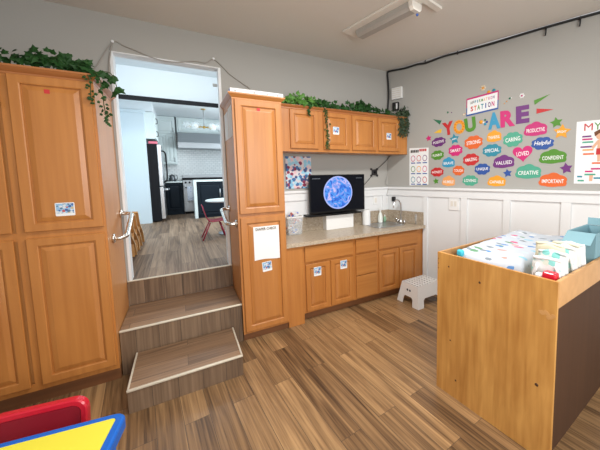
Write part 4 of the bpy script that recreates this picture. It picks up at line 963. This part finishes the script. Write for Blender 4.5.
for z0_, z1_ in ((2.46, 2.72), (2.74, 3.0)):
    d_ = obj('door', MB().box(-3.0895, -3.07, 4.33, 5.18, z0_, z1_, .004), 'kwhite', t); obj('pull', MB().tube([(-3.069, 4.5, z0_+.06), (-3.04, 4.5, z0_+.07), (-3.04, 4.5, z0_+.16), (-3.069, 4.5, z0_+.17)], .008, 6, 2), 'black', d_)
def kcab(name, label, x0, x1, yf, yb, z0_, z1_, doors, m, handle='steel', hz=None, recess=True):
    t = thing(name, label, 'cabinet', ((x0+x1)/2, (yf+yb)/2, z0_))
    obj('carcass', MB().box(x0, x1, yf, yb, z0_, z1_), m, t)
    for a, c, z2, z3 in doors:
        d_ = obj('door', door_mb(a, c, z2, z3, yf-.0005, .05, .02), m, t)
        hx = c-.03 if hz != 'L' else a+.03
        zz = z2+.1 if z2 > 1.6 else z3-.14
        obj('handle', MB().tube([(hx, yf-.0205, zz-.05), (hx, yf-.045, zz-.045), (hx, yf-.045, zz+.045), (hx, yf-.0205, zz+.05)], .008, 6, 2), handle, d_)
    return t
kcab('wall_cabinet', 'white two tier kitchen wall cabinet left of the range hood', -3.2, -2.72, 5.85, 6.195, 1.95, 3.21, [(-3.18, -2.96, 1.97, 2.72), (-2.95, -2.735, 1.97, 2.72), (-3.18, -2.735, 2.76, 3.15)], 'kwhite', 'steelk')
kcab('wall_cabinet', 'white kitchen wall cabinet above the range hood', -2.68, -1.3, 5.85, 6.195, 2.80, 3.21, [(-2.64, -1.62, 2.84, 3.17)], 'kwhite', 'steelk')
t = thing('backsplash_tiles', 'white patterned tile backsplash behind the range', 'backsplash', (-2.2, 6.19, 1.5))
obj('tile_sheet', MB().box(-3.2, -1.2, 6.185, 6.199, 1.50, 2.79), 'ktile', t)
t = thing('range_hood', 'wide stainless range hood under the kitchen wall cabinet', 'range hood', (-2.15, 5.9, 2.36))
obj('canopy', MB().prism([(6.184, 2.795), (5.72, 2.795), (5.55, 2.52), (6.184, 2.52)], -2.67, -1.45, 'X'), 'steelk', t)
obj('lower_lip', MB().box(-2.68, -1.44, 5.50, 6.184, 2.37, 2.519, .006), 'steelk', t)
kcab('base_cabinet', 'black kitchen base cabinet between refrigerator and range', -3.2, -2.63, 5.55, 6.19, KZ+.0, 1.46, [(-3.0, -2.65, KZ+.12, 1.44)], 'navy', 'black')
t = thing('countertop', 'white kitchen counter slab on the black base cabinet by the refrigerator', 'countertop', (-2.9, 5.87, 1.461))
obj('slab', MB().box(-3.2, -2.63, 5.51, 6.184, 1.461, 1.495, .004), 'kwhite', t)
t = thing('kettle', 'dark grey kettle on the far kitchen counter', 'kettle', (-2.85, 5.75, 1.4955))
obj('body', MB().lathe([(0, 0), (.08, 0), (.085, .03), (.065, .14), (.05, .17), (0, .175)], 20, (-2.86, 5.75, 1.4958)), 'kettle', t)
obj('handle', MB().tube([(-2.80, 5.75, 1.66), (-2.75, 5.75, 1.65), (-2.745, 5.75, 1.56), (-2.78, 5.75, 1.53)], .010, 8, 4), 'kettle', t); obj('lid_knob', MB().ball((-2.86, 5.75, 1.68), .014), 'kettle', t)
one('soap_dish', MB().box(-3.02, -2.94, 5.58, 5.66, 1.4958, 1.53, .006), 'black', 'small black dish left of the kettle on the kitchen counter', 'dish', (-2.98, 5.62, 1.4958))
t = thing('kitchen_range', 'stainless kitchen range with towel on its door between cabinet and island', 'range', (-2.2, 5.8, KZ))
obj('body', MB().box(-2.622, -1.55, 5.5, 6.184, KZ+.06, 1.53, .006), 'steelk', t); obj('cooktop', MB().box(-2.63, -1.54, 5.46, 6.184, 1.5305, 1.58, .004), 'black', t)
obj('back_guard', MB().box(-2.622, -1.55, 6.13, 6.184, 1.5805, 1.66, .004), 'steelk', t)
obj('kick_plate', MB().box(-2.60, -1.57, 5.53, 6.1, KZ+.001, KZ+.06), 'black', t)
for x in (-2.56, -2.47, -2.38, -2.29, -2.2): obj('knob', MB().lathe([(0, 0), (.026, 0), (.022, .03), (0, .03)], 14, mtx=Matrix.Translation((x, 5.4995, 1.46))@Matrix.Rotation(R(90), 4, 'X')), 'black', t)
od = obj('oven_door', MB().box(-2.60, -1.57, 5.475, 5.4995, KZ+.33, 1.38, .004), 'steelk', t); obj('door_handle', MB().tube([(-2.58, 5.474, 1.33), (-2.58, 5.43, 1.33), (-1.6, 5.43, 1.33), (-1.6, 5.474, 1.33)], .012, 8, 1), 'steel', od)
obj('window', MB().box(-2.50, -1.67, 5.4725, 5.4748, .98, 1.22), 'black', od); obj('drawer', MB().box(-2.60, -1.57, 5.475, 5.4995, KZ+.08, KZ+.31, .004), 'steelk', t)
one('dish_towel', MB().box(-2.54, -2.36, 5.408, 5.416, .98, 1.345, .003).box(-2.54, -2.36, 5.444, 5.452, 1.1, 1.345, .003).box(-2.54, -2.36, 5.408, 5.452, 1.344, 1.352, .003), 'towelk', 'pale blue dish towel hanging on the oven door handle', 'towel', (-2.45, 5.43, 1.34))
t = thing('kitchen_island', 'dark kitchen island with white waterfall counter beyond the doorway', 'island', (-1.9, 4.6, KZ))
obj('slab', MB().box(-2.42, -.9, 4.38, 4.98, 1.49, 1.535, .003), 'kwhite', t); obj('waterfall_side', MB().box(-2.42, -2.355, 4.38, 4.98, KZ+.001, 1.4895, .003), 'kwhite', t)
obj('carcass', MB().box(-2.354, -.95, 4.42, 4.96, KZ+.001, 1.489), 'navy', t)
for a, c in ((-2.345, -1.80), (-1.79, -1.25)):
    d_ = obj('door', door_mb(a, c, KZ+.06, 1.475, 4.4195, .05), 'navy', t)
    obj('handle', MB().tube([(c-.06, 4.399, 1.12), (c-.06, 4.36, 1.13), (c-.06, 4.36, 1.30), (c-.06, 4.399, 1.31)], .010, 8, 2), 'steel', d_)
t = thing('pendant_light', 'brass pendant light with clear glass globes in the kitchen', 'pendant light', (-2.11, 4.5, 3.22))
obj('rod', MB().tube([(-2.11, 4.5, 3.21), (-2.11, 4.5, 2.80)], .010, 8, 1), 'steelk', t); obj('ceiling_cup', MB().lathe([(0, 0), (.05, 0), (.05, -.02), (0, -.02)], 16, (-2.11, 4.5, 3.219)), 'brass', t)
obj('hub', MB().ball((-2.11, 4.5, 2.79), .035), 'brass', t)
for k, (dx, dy, dz) in enumerate(((-.15, -.05, -.02), (.13, -.12, -.04), (-.30, .12, .02), (.27, .10, .02), (-.12, .2, .06), (.16, .22, .06))):
    P = Vector((-2.11+dx, 4.5+dy, 2.79+dz))
    a_ = obj('arm', MB().tube([(-2.11, 4.5, 2.79), P], .007, 6, 1).ball(P, .022), 'brass', t)
    d3 = Vector((dx, dy, 0)).normalized()*.055+Vector((0, 0, .03))
    obj('globe', MB().ball(P+d3, .085, (1, 1, 1), 18), 'globe', a_)
t = thing('ceiling_fan', 'pale ceiling fan with one blade showing through the doorway top', 'ceiling fan', (-1.7, 2.1, 3.4))
obj('motor', MB().lathe([(0, 0), (.10, 0), (.10, -.1), (.03, -.12), (.03, -.22), (.0, -.22)], 20, (-1.55, 2.0, 3.399)).lathe([(0, 0), (.10, 0), (.11, .08), (0, .09)], 20, (-1.55, 2.0, 3.10)), 'kwhite', t)
for k in range(4):
    obj('blade', MB().box(.10, .56, -.055, .055, -.004, .004, .002, mtx=Matrix.Translation((-1.55, 2.0, 3.15))@Matrix.Rotation(R(172+90*k), 4, 'Z')@Matrix.Rotation(R(8), 4, 'X')), 'lens', t)
# round table and crimson chair
t = thing('round_table', 'white round low table half hidden by the narrow cabinet in the kitchen', 'table', (-1.93, 2.05, KZ))
obj('tabletop', MB().lathe([(0, 0), (.39, 0), (.40, .008), (.40, .02), (.39, .026), (0, .026)], 40, (-1.93, 2.05, 1.19)), 'kwhite', t)
obj('pedestal', MB().lathe([(0, 0), (.22, 0), (.22, .015), (.04, .03), (.035, .565), (0, .569)], 24, (-1.93, 2.05, KZ+.0005)), 'steelk', t)
t = thing('kids_chair', 'crimson plastic kids chair with metal legs at the round table', 'chair', (-2.25, 1.68, KZ))
b = MB(); prof = [(-.155, .55), (-.135, .46), (-.105, .36), (-.075, .305), (-.02, .285), (.06, .29), (.14, .30), (.165, .292)]
L_ = []
for x, z in prof:
    w_ = .15 if z > .5 else .165
    L_.append([(-2.25+x, 1.68-w_, KZ+z), (-2.25+x+.0, 1.68-w_*.5, KZ+z-.008), (-2.25+x, 1.68, KZ+z-.012), (-2.25+x, 1.68+w_*.5, KZ+z-.008), (-2.25+x, 1.68+w_, KZ+z)])
for i in range(len(L_)-1):
    for k in range(4): b.poly([L_[i][k], L_[i+1][k], L_[i+1][k+1], L_[i][k+1]])
bmesh.ops.remove_doubles(b.bm, verts=b.bm.verts[:], dist=1e-5); bmesh.ops.recalc_face_normals(b.bm, faces=b.bm.faces[:]); bmesh.ops.solidify(b.bm, geom=b.bm.faces[:], thickness=.010)
for f in b.bm.faces: f.smooth = True
obj('shell', b, 'redchair', t)
for sx, ex in ((-.05, -.17), (.09, .17)):
    for sy in (-1, 1):
        obj('leg', MB().tube([(-2.25+sx, 1.68+sy*.10, KZ+.275), (-2.25+ex, 1.68+sy*.15, KZ+.006)], .010, 8, 1), 'redchair', t)
# bent plywood kids chairs nested along the kitchen wall
for k in range(4):
    y0 = .62+.30*k
    lb = ['bent plywood chair nearest the doorway in the row along the kitchen wall', 'bent plywood chair second from the doorway along the kitchen wall', 'bent plywood chair third from the doorway along the kitchen wall', 'bent plywood chair farthest from the doorway showing its curved back'][k]
    t = thing('bentwood_chair', lb, 'chair', (-3.36, y0+.3, KZ), 0, 'bent plywood chairs in a row')
    prof = [(0, .52), (.05, .50), (.09, .43), (.13, .36), (.20, .30), (.32, .24), (.44, .16), (.50, .08), (.53, .006)]
    def ply(pr, th=.024):
        up_, dn = [], []
        for i, (y, z) in enumerate(pr):
            a_, c_ = pr[max(0, i-1)], pr[min(len(pr)-1, i+1)]; d = Vector((c_[0]-a_[0], c_[1]-a_[1])).normalized(); nn = Vector((-d.y, d.x))*th/2
            up_.append((y0+y+nn.x, KZ+z+nn.y)); dn.append((y0+y-nn.x, KZ+max(.001, z-nn.y)))
        return up_+dn[::-1]
    obj('curved_sheet', MB().prism(ply(prof), -3.52, -3.20, 'X'), 'bent', t)
    obj('edge_band', MB().prism(ply(prof, .012), -3.1998, -3.197, 'X'), 'bent_edge', t)
    obj('rear_leg', MB().prism(ply([(.17, .30), (.12, .2), (.10, .1), (.10, .01)], .02), -3.52, -3.21, 'X'), 'bent', t)

# ---------------------------------------------------------------- light
W = bpy.data.worlds.new('World'); bpy.context.scene.world = W; W.use_nodes = True
bg = W.node_tree.nodes['Background']; bg.inputs['Color'].default_value = (.97, .985, 1.0, 1); bg.inputs['Strength'].default_value = .5
def area(name, loc, sx, sy, power, col, tgt):
    l = bpy.data.lights.new(name, 'AREA'); l.shape = 'RECTANGLE'; l.size = sx; l.size_y = sy; l.energy = power; l.color = col
    o = bpy.data.objects.new(name, l); C.objects.link(o); o.location = loc
    o.rotation_euler = (Vector(tgt)-o.location).to_track_quat('-Z', 'Y').to_euler(); return o
area('room_lamp', (-1.55, -2.0, 3.04), 1.3, .35, 62, (1.0, .985, .95), (-1.55, -2.0, 0))
area('window_daylight', (-1.9, -5.0, 1.9), 2.2, 1.5, 95, (1.0, .98, .95), (-1.0, -.6, 1.3))
area('kitchen_window', (-.62, 3.2, 2.1), 2.6, 1.6, 85, (.82, .93, 1.0), (-3.5, 3.4, 1.5))
area('kitchen_ceiling_fill', (-2.1, 3.3, 3.19), 1.8, 1.0, 20, (.92, .98, 1.0), (-2.1, 3.6, 0))  # unseen fill light, added to brighten the far kitchen cabinets
area('kitchen_header_fill', (-2.68, .32, 3.2), 1.0, .3, 34, (.88, .96, 1.0), (-2.5, 3.6, 1.8))  # unseen fill light, added behind the doorway header to brighten the kitchen

# ---------------------------------------------------------------- camera
f_ = 293.06; CX, CY = 359.744, 199.735
yaw, pitch, roll = R(31.180), R(5.145), R(-.886)
F = Vector((math.sin(yaw)*math.cos(pitch), math.cos(yaw)*math.cos(pitch), -math.sin(pitch)))
r0 = Vector((math.cos(yaw), -math.sin(yaw), 0)); u0 = r0.cross(F)
rr = r0*math.cos(roll)+u0*math.sin(roll); uu = -r0*math.sin(roll)+u0*math.cos(roll)
cam = bpy.data.cameras.new('Camera'); co = bpy.data.objects.new('Camera', cam); C.objects.link(co)
co.matrix_world = Matrix(((rr.x, uu.x, -F.x, -2.6491), (rr.y, uu.y, -F.y, -3.5497), (rr.z, uu.z, -F.z, 1.631), (0, 0, 0, 1)))
cam.sensor_fit = 'HORIZONTAL'; cam.sensor_width = 36; cam.lens = f_/600*36
cam.shift_x = -(CX-300)/600; cam.shift_y = (CY-225)/600; cam.clip_start = .02
sc = bpy.context.scene; sc.camera = co
sc.view_settings.view_transform = 'Standard'; sc.view_settings.look = 'None'; sc.view_settings.gamma = 1; sc.view_settings.use_curve_mapping = False
sc.view_settings.exposure = 0.1
